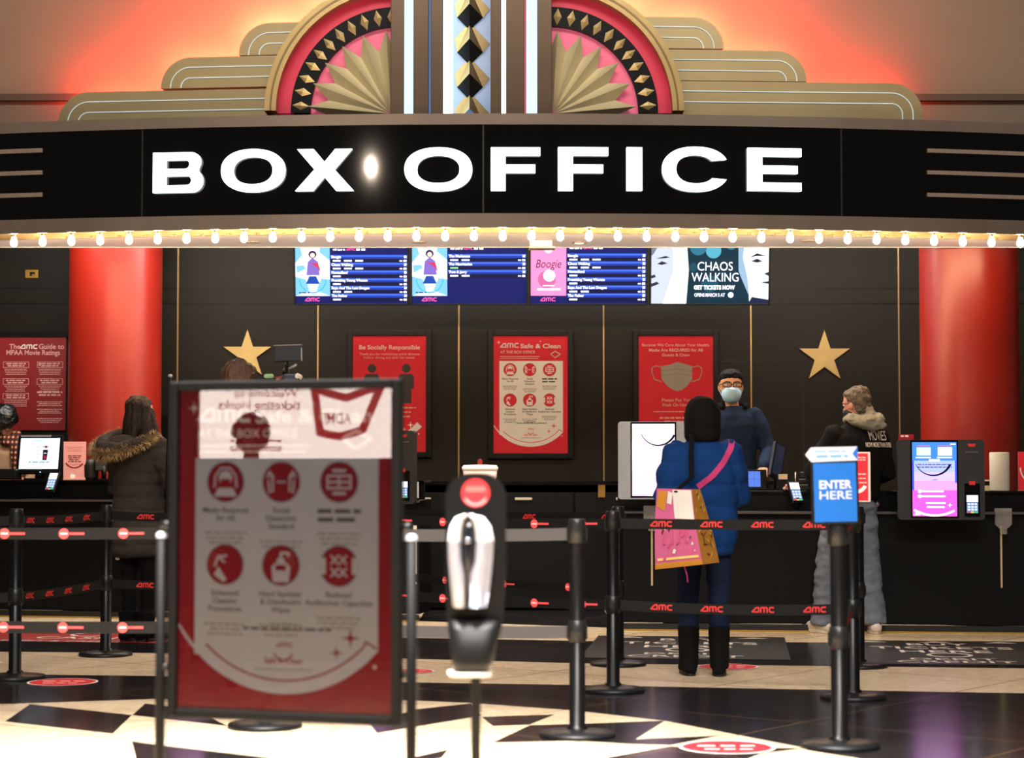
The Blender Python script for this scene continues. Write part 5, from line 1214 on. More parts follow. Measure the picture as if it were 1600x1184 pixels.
            sb.build('sole', o, bevel=.004)
    def hairblob(s, pieces, m, name='hair', disp=.006, ds=30, st=(1, 1, .35), voxel=.008, fine=.0025):
        b = MB(s.HM); pieces(b); return blob(b, name, s.root, voxel, 2, disp=disp, dscale=ds, dstretch=st, fine=fine)
def surf(o):
    bm = bmesh.new(); bm.from_mesh(o.data); t = BVHTree.FromBMesh(bm); bm.free(); return t
def ribbon_on(o, root, pts, wd, m, name, off=.006, n=24, d=(0, 1, 0), thick=.004):
    """a flat strap laid on the surface of o, following (x, z) points in its local frame and cast along d"""
    T = surf(o); P = []
    for i in range(n + 1):
        t = i / n * (len(pts) - 1); k = min(int(t), len(pts) - 2); u = t - k
        x = pts[k][0] * (1 - u) + pts[k + 1][0] * u; z = pts[k][1] * (1 - u) + pts[k + 1][1] * u
        h = T.ray_cast(Vector((x, -1.5, z)), Vector(d)); P.append((h[0].y if h[0] else (P[-1][0] if P else -.15), x, z))
    P = [Vector((x, y, z)) for y, x, z in P]
    Q = [sum((P[max(0, min(n, i + j))] for j in (-1, 0, 1)), Vector()) / 3 for i in range(n + 1)]
    b = MB(); vs = []; fs = []
    for i in range(n + 1):
        t = (Q[min(i + 1, n)] - Q[max(i - 1, 0)]).normalized(); sd = t.cross(Vector((0, 1, 0))).normalized() * wd / 2; o_ = Vector((0, -off, 0))
        a, c = Q[i] - sd, Q[i] + sd
        ha = T.ray_cast(Vector((a.x, -1.5, a.z)), Vector(d))[0]; hc = T.ray_cast(Vector((c.x, -1.5, c.z)), Vector(d))[0]
        if ha and abs(ha.y - a.y) < .05: a.y = ha.y
        if hc and abs(hc.y - c.y) < .05: c.y = hc.y
        a += o_; c += o_; vs += [a, c, c + Vector((0, thick, 0)), a + Vector((0, thick, 0))]
    for i in range(n):
        a = 4 * i; q = a + 4; fs += [(a, a + 1, q + 1, q), (a + 1, a + 2, q + 2, q + 1), (a + 2, a + 3, q + 3, q + 2), (a + 3, a, q, q + 3)]
    fs += [(0, 3, 2, 1), (4 * n, 4 * n + 1, 4 * n + 2, 4 * n + 3)]
    b.add(vs, fs, m, False); return b.build(name, root)
def text_on(o, root, items, m, name='lettering'):
    T = surf(o); b = MB()
    for (tx, x, z, size, w_, kw) in items: b.text(tx, x, z, size, -1.5, m, w=w_, **kw)
    bm = bmesh.new(); me = b.mesh('t'); bm.from_mesh(me); bmesh.ops.subdivide_edges(bm, edges=[e for e in bm.edges if e.calc_length() > .03], cuts=2, use_grid_fill=False); bmesh.ops.triangulate(bm, faces=bm.faces)
    for v in bm.verts:
        h = T.ray_cast(v.co, Vector((0, 1, 0)))[0]
        v.co.y = (h.y if h else -.1) - .006
    bm.to_mesh(me); bm.free(); ob = bpy.data.objects.new(name, me); me.name = name; COL.objects.link(ob); ob.parent = root; return ob
# ---------------------------------------------------------------- person in the blue coat
NAVYC = cloth('coat_blue', '#0c3062', .3, 40); p0 = fl(1100, 1055)
pw1 = Person('person in a blue padded coat and black hood seen from behind at the counter', (p0.x, p0.y, 0), 0, 1.64, skin=SKIN, yaw=-.15,
             arms={-1: ((-.225, -.05, 1.13), (-.12, .2, 1.07)), 1: ((.205, .04, 1.12), (.12, .28, 1.09))}, ankles={-1: (-.094, .03), 1: (.094, -.02)}, toe=.1)
c1 = pw1.coat(NAVYC, [(.755, .165, .14, .02), (.78, .185, .155, .02), (.9, .2, .165, .02), (1.05, .205, .165, .015), (1.2, .205, .16, .01), (1.33, .2, .145), (1.4, .18, .125), (1.45, .13, .1), (1.49, .1, .09), (1.545, .095, .09), (1.56, .08, .08)], (.095, .098, .062), disp=.012, dsc=8, quilt=(.125, .011))
pw1.trousers(cloth('trousers_navy', '#131c33', .2, 150), (.094, .072, .064, .066), low=.22)
pw1.shoe(cloth('boot_black', '#0a0909', .4, 90), mat('sole_black', '#080808', .6), 'boot', boot=.31)
HOODB = cloth('hood_black_knit', '#0b0a09', .4, 160)
def hp_(b):
    b.rings([(0, -.02, -.16, .1, .1), (0, -.02, -.13, .115, .115), (0, -.022, -.05, .118, .125), (0, -.022, .02, .117, .128), (0, -.022, .07, .104, .115), (0, -.022, .105, .078, .086), (0, -.022, .128, .035, .04)], HOODB, 32)
pw1.hairblob(hp_, HOODB, 'hood', .005, 14, (1, 1, 1), .01, 0)
sc1 = pw1.s; W1 = 12.0
def loc1(px, py_, Y=None): 
    v = at(px, py_, Y or p0.y - .12); return (v.x - p0.x, v.z)
ribbon_on(c1, pw1.root, [loc1(1147, 686), loc1(1143, 700), loc1(1131, 722), loc1(1112, 744), loc1(1088, 762)], .034, cloth('strap_pink', '#b23a6c', .3, 200), 'crossbody_strap')
# tote bag
BY = p0.y - .33
bc = at(1074, 830, BY)
tb = thing('tote_bag', 'pink and yellow patterned tote bag hanging behind the blue-coated person', 'bag', (bc.x, BY, at(1060, 884, BY).z), math.radians(-26))
tb.rotation_euler.y = -.12
BPK = cloth('bag_pink', '#b8587e', .1, 40, .45); BYL = cloth('bag_yellow', '#b87c2c', .1, 40, .4); BWH = mat('bag_white', '#d8cdc4', .4); BDK = mat('bag_brown', '#5a2a18', .5); BRD = mat('bag_rose', '#b8446e', .5); BGL = mat('bag_gold_print', '#eac46a', .35)
HB, WB, DB = .445, .26, .27
def bagpt(u, v, w_):
    """u along the broad face, v up, w depth; the bag narrows and sags towards the top"""
    k = 1 - .3 * v; kd = 1 - .5 * v
    return ((u - .5) * WB * (k + .12), (w_ - .5) * DB * kd - .02 * math.sin(PI * v) * (1 if w_ < .5 else -1), v * HB + .03 * (u - .5) * -1 * v)
def sheet(b, f_, m, n=6):
    vs = [f_(i / n, j / n) for j in range(n + 1) for i in range(n + 1)]; b.add(vs, [(j * (n + 1) + i, j * (n + 1) + i + 1, (j + 1) * (n + 1) + i + 1, (j + 1) * (n + 1) + i) for j in range(n) for i in range(n)], m, True)
b = MB(); sheet(b, lambda u, v: bagpt(u, v, 0), BPK)
def onface(pts, m, off, face):
    vs = [(Vector(bagpt(p[0], p[1], 0)) + Vector((0, -off, 0))) if face == 'f' else (Vector(bagpt(1, p[1], p[0])) + Vector((off, 0, 0))) for p in pts]; b.add(vs, [tuple(range(len(vs)))], m)
rr_ = random.Random(5)
onface([(.5, .62), (.98, .6), (.98, .99), (.45, .99)], BWH, .003, 'f'); onface([(.03, .78), (.25, .72), (.3, .97), (.06, .97)], BYL, .003, 'f'); onface([(.3, .82), (.42, .8), (.46, .95), (.33, .97)], BWH, .0035, 'f')
for i in range(26):
    u, v = rr_.uniform(.12, .9), rr_.uniform(.12, .58); r = rr_.uniform(.015, .05)
    onface([(u - r, v - r * .4), (u + r * .2, v - r * .7), (u + r, v + r * .3), (u - r * .1, v + r * .8)], rr_.choice([BRD, BRD, BDK, BWH]), .003 + .0002 * i, 'f')
for i in range(4): onface([(.2 + .17 * i, .3), (.26 + .17 * i, .3), (.27 + .17 * i, .46 + .04 * (i % 2)), (.22 + .17 * i, .46)], BRD, .009, 'f')
onface([(.0, .0), (1, .0), (1, .07), (0, .07)], BYL, .003, 'f'); onface([(.06, .1), (.95, .1), (.95, .13), (.06, .13)], BGL, .004, 'f')
b.build('front_panel', tb)
b = MB(); sheet(b, lambda u, v: bagpt(1, v, u), BYL)
for i in range(22):
    u, v = rr_.uniform(.15, .85), rr_.uniform(.08, .95); a_ = rr_.uniform(0, PI); l_ = rr_.uniform(.1, .2)
    c_, s_ = math.cos(a_), math.sin(a_); w_ = .03
    onface([(u - l_ * c_, v - l_ * s_ * .4), (u + w_ * s_, v - w_ * c_ * .4), (u + l_ * c_, v + l_ * s_ * .4), (u - w_ * s_, v + w_ * c_ * .4)], rr_.choice([BDK, BDK, BGL]), .003 + .0002 * i, 's')
b.build('side_panel', tb)
b = MB(); sheet(b, lambda u, v: bagpt(u, v, 1), BPK); b.build('back_panel', tb); b = MB(); sheet(b, lambda u, v: bagpt(0, v, 1 - u), BYL); b.build('side_panel', tb)
b = MB(); sheet(b, lambda u, v: bagpt(u, 0, 1 - v), BYL); b.tube([(.02, -.1, .0), (.03, -.1, -.06), (.028, -.1, -.09)], .004, mat('cord_pink', '#c83a78', .5), 6); b.build('bottom_panel', tb)
Ms = tb.matrix_basis.copy()
BSTR = cloth('strap_black', '#0a0a0b', .2, 200)
top = Matrix.Translation(tb.location) @ tb.rotation_euler.to_matrix().to_4x4()
ri = top.inverted()
sh_ = Vector((at(1078, 685, p0.y).x, p0.y - .02, at(1078, 684, p0.y - .02).z))
b = MB(); pts = [Vector(bagpt(.55, .97, 0)), ri @ Vector((at(1081, 745, p0.y - .24).x, p0.y - .24, at(1081, 745, p0.y - .24).z)), ri @ Vector((at(1080, 712, p0.y - .19).x, p0.y - .19, at(1080, 712, p0.y - .19).z)), ri @ (sh_ + Vector((0, -.11, .002))), ri @ (sh_ + Vector((0, -.02, .032)))]
b.tube(pts, .016, BSTR, 10, flat=(1, .3), up=(1, .4, 0)); b.build('handle_strap', tb)
# ---------------------------------------------------------------- man in the black jacket
q0 = fl(1330, 989)
RZ2 = math.radians(16)
def W2L(dx, dy, rz): c, s_ = math.cos(-rz), math.sin(-rz); return (c * dx - s_ * dy, s_ * dx + c * dy)
pm = Person('person with grey hair in a black lettered jacket and jeans leaning on the right counter', (q0.x, q0.y, 0), RZ2, 1.83, lean=(.09, .06), yaw=.55, pitch=.15, hw=1.05, skin=mat('skin_ruddy', '#c98c74', .5),
            arms={-1: ((-.235, .1, 1.14), (-.1, .36, 1.06)), 1: ((.29, .0, 1.14), (.2, .28, 1.06))}, ankles={-1: W2L(-.2, .03, RZ2), 1: W2L(.165, -.02, RZ2)}, toe=.3)
JK = cloth('jacket_black', '#090909', .3, 90)
c2 = pm.coat(JK, [(.94, .17, .13, .02), (.96, .185, .145, .02), (1.05, .2, .155, .01), (1.2, .205, .16), (1.32, .21, .15), (1.4, .195, .13), (1.45, .14, .1), (1.49, .085, .08), (1.51, .07, .07)], (.085, .075, .055), 'jacket', disp=.012, dsc=7)
pm.trousers(cloth('jeans_grey_blue', '#68707c', .3, 120, na=.25, nz=6), (.108, .092, .086, .088), low=.06, disp=.016)
pm.shoe(mat('trainer_white', '#cfc5ba', .5), mat('trainer_sole', '#d2c6b4', .6), 'trainer')
for q in (-1, 1):
    hp, kn, an = pm.legpts(q); b = MB(pm.S); b.tube([(an.x - .03, an.y - .02, .085), (an.x, an.y - .075, .07), (an.x + .03, an.y - .02, .085)], .016, mat('trainer_maroon', '#4a1418', .5), 10, flat=(1, 1.6)); b.tube([(an.x - .046, an.y + .02, .06), (an.x - .044, an.y + .09, .06)], .012, mat('trainer_maroon', '#4a1418'), 8); b.tube([(an.x + .046, an.y + .02, .06), (an.x + .044, an.y + .09, .06)], .012, mat('trainer_maroon', '#4a1418'), 8); b.build('trainer_trim', pm.root)
HG = cloth('hood_grey', '#8c8674', .4, 60)
b = MB(pm.S); l5 = pm.L(1.48); b.M = pm.S @ Matrix.Translation((l5[0] + .045, 0, .03))
b.tube([(.1, .06 + l5[1], 1.5), (.115, -.04 + l5[1], 1.5), (.06, -.115 + l5[1], 1.475), (-.04, -.12 + l5[1], 1.47), (-.11, -.05 + l5[1], 1.495), (-.1, .06 + l5[1], 1.5)], [.03, .04, .05, .05, .042, .03], HG, 16)
b.ell((.03, -.12 + l5[1], 1.45), (.095, .045, .045), HG); b.tube([(.05, .0 + l5[1], 1.47), (.0, -.03 + l5[1], 1.55)], [.085, .072], HG)
blob(b, 'hood', pm.root, .009, 3, disp=.012, dscale=22)
GH = mat('hair_grey', '#5f5346', .7, spec=.2, nz=60, na=.5, bump=.5, bs=90)
def short(b, m, w_=1., back=-.06, front=.055):
    b.rings([(0, -.052, back - .02, .05, .034), (0, -.056, back, .062 * w_, .045), (0, -.05, -.01, .076 * w_, .056), (0, -.032, .03, .084 * w_, .08), (0, -.02, .05, .086 * w_, .093), (0, -.014, .075, .083 * w_, .098), (0, -.014, .105, .066, .08), (0, -.014, .128, .032, .042)], m, 32)
pm.hairblob(lambda b: short(b, GH, 1.06), GH, 'hair', .012, 26, (1, 1, 1), .008, .004)
b = MB(pm.HM)
for q in (-1, 1): b.tube([(q * .078, .0, .012), (q * .07, .075, .01), (q * .055, .1, .008)], .0025, BLACK, 8); b.band(q * .032, .006, .02, .024, 0, 2 * PI, .105, BLACK, 20); b.tube([(q * .08, -.005, -.02), (q * .06, .08, -.055)], .0018, BLACK, 6)
b.build('glasses', pm.root)
b = MB(pm.HM); b.rings([(0, .04, -.12, .03, .035), (0, .035, -.1, .052, .062), (0, .03, -.06, .064, .08), (0, .03, -.03, .06, .084)], mat('mask_black', '#0c0c0d', .7), 24); b.build('face_mask', pm.root)
lp = []
MW2 = mat('jacket_print', '#d8c4b0', .6, emis='#d8c4b0', es=.08)
text_on(c2, pm.root, [('MOVIES', .2, 1.435, .105, .165, dict(bold=.0, shear=0)), ('NOW MORE THAN EVER', .2, 1.385, .05, .25, dict(bold=.02))], MW2)
b = MB(pm.S); b.tube([(.17, -.02, 1.0), (.19, -.03, .96), (.195, -.035, .93)], .006, mat('keyring', '#b9aab8', .3, metal=.6), 8); b.ell((.195, -.035, .915), (.016, .01, .018), mat('keyring', '#b9aab8')); b.build('key_clip', pm.root)
# ---------------------------------------------------------------- person in the grey coat with the fur hood
r0 = fl(214, 1002)
pf = Person('person with long brown hair in a grey quilted coat with a fur-edged hood', (r0.x, r0.y, 0), math.radians(-32), 1.73, yaw=-.5, skin=SKINL, hw=1.1,
            arms={-1: ((-.255, .06, 1.12), (-.08, .3, 1.1)), 1: ((.29, .06, 1.13), (.17, .32, 1.1))}, ankles={-1: (-.06, -.02), 1: (.075, .02)}, toe=.15)
GC = cloth('coat_grey', '#39332f', .3, 50)
c3 = pf.coat(GC, [(.6, .17, .14), (.63, .19, .16), (.8, .198, .17), (1.0, .192, .16), (1.1, .185, .155), (1.22, .195, .155), (1.34, .195, .145), (1.41, .17, .12), (1.46, .11, .09), (1.5, .08, .08), (1.53, .07, .07)], (.09, .088, .062), disp=.012, dsc=9, quilt=(.085, .009))
pf.trousers(cloth('trousers_black', '#0e0c0d', .2, 150), (.095, .07, .055, .05), low=.15); pf.shoe(cloth('boot_dark', '#0b0a0a', .3, 90), mat('sole_black', '#080808', .6), 'boot', boot=.22)
FURM = mat('fur_tan', '#9a7a4a', .8, nz=40, na=.6); FURD = mat('fur_dark', '#5a4526', .8); FURL = mat('fur_cream', '#c0a674', .8)
b = MB(pf.S); HC = [(.14, .05, 1.47), (.17, -.06, 1.455), (.13, -.17, 1.4), (.02, -.235, 1.36), (-.12, -.24, 1.375), (-.2, -.15, 1.42), (-.2, -.02, 1.47), (-.12, .06, 1.48)]
b.tube(HC, [.03, .045, .052, .055, .055, .055, .05, .035], GC, 16)
b.ell((-.02, -.13, 1.41), (.13, .09, .07), GC); blob(b, 'hood', pf.root, .01, 3, disp=.01, dscale=15)
def spline(pts, n):
    pts = [Vector(p) for p in pts]; o = []
    for i in range(n + 1):
        t = i / n * (len(pts) - 1); k = min(int(t), len(pts) - 2); u = t - k
        p_ = [pts[max(0, min(len(pts) - 1, k + j))] for j in (-1, 0, 1, 2)]
        o.append(.5 * ((2 * p_[1]) + (p_[2] - p_[0]) * u + (2 * p_[0] - 5 * p_[1] + 4 * p_[2] - p_[3]) * u * u + (3 * p_[1] - p_[0] - 3 * p_[2] + p_[3]) * u ** 3))
    return o
FP = spline([(.19, -.01, 1.475), (.185, -.1, 1.44), (.12, -.215, 1.38), (.0, -.29, 1.335), (-.14, -.29, 1.345), (-.235, -.19, 1.4), (-.235, -.06, 1.46), (-.17, .03, 1.5)], 90)
b = MB(pf.S); rf_ = random.Random(3)
b.tube(FP[::6], .026, FURD, 12)
for i in range(2600):
    k = rf_.randrange(1, 90); c_ = FP[k]; t = (FP[min(k + 1, 90)] - FP[k - 1]).normalized()
    u_ = t.cross(Vector((0, 0, 1))).normalized(); w_ = t.cross(u_); a_ = rf_.uniform(0, 2 * PI)
    nrm = u_ * math.cos(a_) + w_ * math.sin(a_); base = c_ + nrm * .022 + t * rf_.uniform(-.012, .012)
    dr = (nrm + Vector((0, 0, -.55)) + t * rf_.uniform(-.5, .5)).normalized(); ln = rf_.uniform(.025, .05); tip = base + dr * ln
    sd = t * .0032; b.add([base - sd, base + sd, tip], [(0, 1, 2)], rf_.choice([FURM, FURM, FURL, FURD]))
b.build('fur_trim', pf.root)
BH = mat('hair_brown_long', '#2a1910', .5, spec=.3, nz=50, na=.5, bump=.5, bs=120)
def longh(b):
    short(b, BH, 1.05)
    b.rings([(.0, -.06, -.34, .05, .02), (.0, -.075, -.3, .085, .035), (0, -.075, -.2, .1, .045), (0, -.06, -.1, .098, .06), (0, -.045, -.02, .09, .07), (0, -.03, .05, .08, .08)], BH, 30)
    for q in (-1, 1): b.tube([(q * .07, .01, .05), (q * .088, .005, -.05), (q * .095, .01, -.17), (q * .1, .03, -.28), (q * .1, .05, -.36)], [.035, .036, .036, .03, .016], BH, 14)
    b.tube([(.075, .05, .03), (.09, .06, -.08), (.1, .075, -.2), (.115, .07, -.33), (.13, .05, -.45)], [.02, .03, .036, .036, .018], BH, 14)
    b.tube([(-.06, -.05, 0), (-.1, -.06, -.15), (-.125, -.06, -.3)], [.03, .045, .03], BH, 14)
pf.hairblob(longh, BH, 'hair', .009, 42, (1, 1, .12), .008, .002)
b = MB(pf.HM); b.rings([(0, .04, -.12, .03, .035), (0, .035, -.1, .052, .062), (0, .03, -.06, .064, .08), (0, .03, -.03, .06, .084)], mat('mask_black', '#0c0c0d', .7), 24); b.build('face_mask', pf.root)
# ---------------------------------------------------------------- cashier
s0 = at(1146, 700, 16.15)
pc = Person('cashier in a dark navy top wearing black glasses and a pale blue face mask', (s0.x, 16.15, .2), PI, 1.815, yaw=.0, skin=mat('skin_cashier', '#b9855e', .5), hoff=(.02, 0, 0), hw=1.17,
            arms={-1: ((-.27, .06, 1.12), (-.2, .33, 1.0)), 1: ((.26, .06, 1.12), (.16, .33, 1.0))})
NV = cloth('shirt_navy', '#142138', .3, 90)
pc.coat(NV, [(.86, .17, .125), (.9, .18, .135), (1.05, .175, .13), (1.2, .185, .135), (1.33, .195, .13), (1.4, .185, .11), (1.44, .13, .085), (1.48, .075, .065)], (.078, .066, .05), 'sweatshirt', disp=.008, dsc=9)
b = MB(pc.S); b.tube([(-.09, .06, 1.47), (-.1, -.04, 1.485), (0, -.09, 1.485), (.1, -.04, 1.485), (.09, .06, 1.47)], [.02, .03, .035, .03, .02], JK, 14); blob(b, 'collar', pc.root, .008, 3)
pc.trousers(cloth('trousers_black', '#0e0c0d', .2, 150)); pc.shoe(BLACKM, BLACK)
KH = mat('hair_black', '#0a0807', .6, spec=.15, nz=60, na=.5, bump=.4, bs=120)
def fade(b):
    b.rings([(0, -.04, -.05, .06, .05), (0, -.034, -.01, .074, .07), (0, -.028, .04, .081, .086), (0, -.012, .068, .08, .096), (0, -.006, .1, .072, .094), (0, -.006, .126, .05, .072), (0, -.006, .138, .02, .03)], KH, 30, True, 2.4)
pc.hairblob(fade, KH, 'hair', .006, 40, (1, 1, 1), .008, .003)
b = MB(pc.HM @ Matrix.Rotation(PI, 4, 'Z'))
for q in (-1, 1):
    o_ = [(q * .034 + x, .009 + z) for x, z in ((-.025, -.015), (.025, -.015), (.028, .0), (.027, .015), (-.027, .015), (-.028, 0))]
    for i in range(6): a_, c_ = o_[i], o_[(i + 1) % 6]; b.tube([(a_[0], -.106, a_[1]), (c_[0], -.106, c_[1])], .0032, BLACK, 8)
    b.tube([(q * .062, -.105, .016), (q * .08, -.05, .014), (q * .081, .01, .006)], .003, BLACK, 8)
b.tube([(-.007, -.107, .012), (.007, -.107, .012)], .003, BLACK, 8); b.build('glasses', pc.root)
b = MB(pc.HM); MSK = mat('mask_pale_blue', '#9cc4dc', .7, nz=30, bump=.1, bs=60)
b.rings([(0, .045, -.128, .03, .032), (0, .038, -.108, .054, .062), (0, .034, -.07, .066, .08), (0, .034, -.035, .064, .086), (0, .04, -.012, .045, .08)], MSK, 28)
for q in (-1, 1): b.tube([(q * .062, .04, -.03), (q * .078, -.002, -.005)], .0018, MSK, 6); b.tube([(q * .058, .04, -.09), (q * .078, -.005, -.025)], .0018, MSK, 6)
b.build('face_mask', pc.root)
b = MB(pc.HM)
for q in (-1, 1): b.tube([(q * .012, .094, .03), (q * .034, .091, .037), (q * .054, .08, .031)], [.004, .0045, .003], KH, 8)
b.build('eyebrows', pc.root)
# ---------------------------------------------------------------- camera operator behind the poster stand
v0 = at(372, 700, 12.3)
po_ = Person('camera operator with brown hair behind the poster stand, only the crown showing', (v0.x, 12.3, 0), 0, 1.885, skin=SKINL, pitch=.25,
             arms={-1: ((-.22, .12, 1.2), (.04, .36, 1.45)), 1: ((.32, .02, 1.22), (.3, .3, 1.47))})
po_.coat(cloth('jacket_charcoal', '#151517', .3, 90), [(.86, .175, .135), (.9, .185, .145), (1.05, .19, .145), (1.2, .2, .15), (1.33, .2, .14), (1.4, .185, .12), (1.45, .13, .095), (1.5, .08, .075)], (.085, .075, .055), 'jacket')
po_.trousers(cloth('trousers_black', '#0e0c0d', .2, 150)); po_.shoe(BLACKM, BLACK)
OH = mat('hair_chestnut', '#4a2f1c', .55, nz=60, na=.5, bump=.5, bs=100)
po_.hairblob(lambda b: short(b, OH, 1.12), OH, 'hair', .01, 30, (1, 1, .5), .008, .003)
def oc(px, py_, Y=12.35): v = at(px, py_, Y); return v
cc = oc(445, 605)
vc = thing('video_camera', 'black shoulder video camera with a raised monitor showing above the poster stand', 'camera', (cc.x, 12.42, 1.655), math.radians(12))
b = MB(); b.box((0, 0, .06), (.11, .34, .13), BLACKM); b.box((.01, -.13, .075), (.09, .1, .15), mat('camera_navy', '#141c34', .4)); b.build('camera_body', vc, bevel=.012)
b = MB(); b.lathe((0, 0, 0), [(.035, 0), (.042, .02), (.042, .09), (.05, .1), (.05, .15)], BLACK, 24); o = b.build('lens', vc, loc=(0, .17, .07)); o.rotation_euler = (-PI / 2, 0, 0)
b = MB(); b.tube([(-.0, -.08, .13), (0, -.05, .185), (0, .1, .185), (0, .13, .14)], .014, BLACK, 10); b.build('top_handle', vc)
b = MB(Matrix.Translation((.01, -.02, .285)) @ Matrix.Rotation(-.15, 4, 'X') @ Matrix.Rotation(-math.radians(12), 4, 'Z')); b.box((0, 0, 0), (.175, .03, .1), BLACK); b.box((0, -.002, .05), (.18, .034, .006), mat('hood_edge_grey', '#77736e', .4)); b.box((.085, -.01, -.01), (.006, .03, .08), KSILV); b.build('monitor', vc, bevel=.004)
b = MB(); b.cyl((0, 0, .18), (.01, -.01, .24), .012, BLACK, 12); b.tube([(.02, -.0, .19), (.06, -.02, .215)], .008, KSILV, 8); b.build('monitor_arm', vc)
b = MB(); b.tube([(.03, -.17, .12), (.055, -.175, .14), (.075, -.16, .13)], .016, mat('strap_white', '#d8cfc4', .5), 10, flat=(1, .5)); b.build('strap', vc)
b = MB(); b.tube([(-.17, -.02, .115), (.03, .02, .125)], .017, BLACKM, 12); b.tube([(-.06, 0, .12), (-.02, 0, .122)], .02, mat('mic_red', '#8a2018', .4), 12); b.tube([(-.13, -.015, .14), (-.09, -.01, .142)], .016, mat('mic_green', '#7d9a70', .4, emis='#7d9a70', es=.2), 10); b.tube([(.02, .0, .14), (.1, .02, .135)], .016, BLACK, 10); b.build('viewfinder', vc)
b = MB(); b.tube([(.05, .02, .1), (.12, .03, .095)], [.02, .028], mat('mic_foam', '#2a2019', .9), 12); b.build('microphone', vc)
b = MB(); b.box((0, -.05, -.02), (.09, .2, .05), BLACKM); b.build('shoulder_pad', vc, bevel=.015)
# ---------------------------------------------------------------- far left person behind the counter
l0_ = at(10, 700, 17.4)
pl_ = Person('person with black hair in beige coat and plaid scarf at the far left counter', (l0_.x, 17.4, 0), PI, 1.79, pitch=1.1, hoff=(0, .06, -.03), skin=SKINL,
             arms={-1: ((-.25, .06, 1.12), (-.16, .2, 1.0)), 1: ((.25, .06, 1.12), (.16, .2, 1.0))})
pl_.coat(cloth('coat_beige', '#a98a6c', .3, 70), [(.8, .175, .125), (.84, .19, .14), (1.05, .18, .135), (1.2, .19, .14), (1.33, .195, .135), (1.4, .18, .11), (1.44, .13, .09), (1.48, .08, .07)], (.08, .07, .055))
pl_.trousers(cloth('trousers_black', '#0e0c0d', .2, 150)); pl_.shoe(BLACKM, BLACK)
GKH = mat('hair_black_gloss', '#14161a', .3, nz=40, na=.5, bump=.4, bs=60)
pl_.hairblob(lambda b: (short(b, GKH, 1.35), b.ell((0, -.03, .03), (.12, .12, .11), GKH)), GKH, 'hair', .012, 18, (1, 1, 1), .008, .003)
def plaid(name):
    m = mat(name, '#6a1a14', .9); nt = m.node_tree; N = nt.nodes; L_ = nt.links; b_ = N['Principled BSDF']
    tc = N.new('ShaderNodeTexCoord'); w1 = N.new('ShaderNodeTexWave'); w1.bands_direction = 'X'; w1.inputs['Scale'].default_value = 9; w2 = N.new('ShaderNodeTexWave'); w2.bands_direction = 'Z'; w2.inputs['Scale'].default_value = 7
    L_.new(tc.outputs['Object'], w1.inputs['Vector']); L_.new(tc.outputs['Object'], w2.inputs['Vector'])
    ad = N.new('ShaderNodeMath'); ad.operation = 'ADD'; L_.new(w1.outputs['Fac'], ad.inputs[0]); L_.new(w2.outputs['Fac'], ad.inputs[1])
    r = N.new('ShaderNodeValToRGB'); r.color_ramp.interpolation = 'CONSTANT'; e = r.color_ramp.elements; e[0].color = lin('#2a1512'); e[1].position = .5; e[1].color = lin('#7d2a1e'); x = e.new(.8); x.color = lin('#c9a880')
    dv = N.new('ShaderNodeMath'); dv.operation = 'MULTIPLY'; dv.inputs[1].default_value = .5; L_.new(ad.outputs[0], dv.inputs[0]); L_.new(dv.outputs[0], r.inputs['Fac']); L_.new(r.outputs['Color'], b_.inputs['Base Color']); return m
PLD = plaid('scarf_plaid')
b = MB(pl_.S); b.tube([(-.02, .1, 1.44), (.09, .04, 1.48), (.08, -.06, 1.49), (-.08, -.06, 1.49), (-.1, .05, 1.48), (-.02, .12, 1.42)], .045, PLD, 14); b.tube([(-.1, .12, 1.43), (-.14, .16, 1.25), (-.15, .17, 1.08)], [.05, .055, .06], PLD, 14, flat=(1, .4)); blob(b, 'scarf', pl_.root, .009, 2, disp=.006, dscale=20)
# ================================================================ WHAT THE POSTER GLASS REFLECTS (beside the photographer, left of the frame)
nrm = Vector((math.sin(PRZ), -math.cos(PRZ), 0)); Mp = PC + nrm * .01
def mirror(p): p = Vector(p); return p - nrm * 2 * ((p - Mp).dot(nrm))
YV = 12.6
rc = mirror(at(462, 640, YV)); e1 = mirror(at(463, 640, YV)) - rc; ux = Vector((-e1.x, -e1.y, 0)).normalized()   # the board's own reading direction
kz = YV / FPX
ks = thing('kiosk_board', 'lit white welcome board with a red ticket, seen reflected in the poster glass', 'sign board', (rc.x, rc.y, 0), math.atan2(ux.y, ux.x))
zt5, zb5 = at(462, 560, YV).z, at(462, 716, YV).z
GB = E('#fff1e4', 25.); RB = E('#ff4a40', 5.)
hw5 = 150 * kz
b = MB(); b.box((0, .06, zt5 / 2), (2 * hw5 + .1, .1, zt5 + .06), BLACK); b.build('cabinet', ks, bevel=.01)
b = MB(); b.rect(-hw5, hw5, zb5, zt5, 0, GB)
X5 = lambda px: -(px - 462) * kz
Z5 = lambda py_: at(462, py_, YV).z
b.text('Welcome to', X5(415), Z5(620), .07, -.003, RB, bold=.008, w=100 * kz); b.text('ticketing kiosks', X5(405), Z5(640), .085, -.003, RB, bold=.008, w=128 * kz)
tk = [(490, 600), (505, 612), (540, 622), (583, 606), (596, 600), (575, 650), (566, 672), (530, 682), (500, 676)]
b.stroke([(X5(x), Z5(y)) for x, y in tk + tk[:1]], .05, -.003, RB); b.text('ADMIT', X5(522), Z5(662), .1, -.003, RB, bold=.01, w=52 * kz)
for y in (690, 700, 705): b.lines(X5(440), X5(360), Z5(y), .012, -.003, RB, 'L', 1, seed=y)
b.build('lit_face', ks)
rp_ = mirror(at(392, 700, 11.3)); rd = math.atan2(-(PC - rp_).x, (PC - rp_).y)
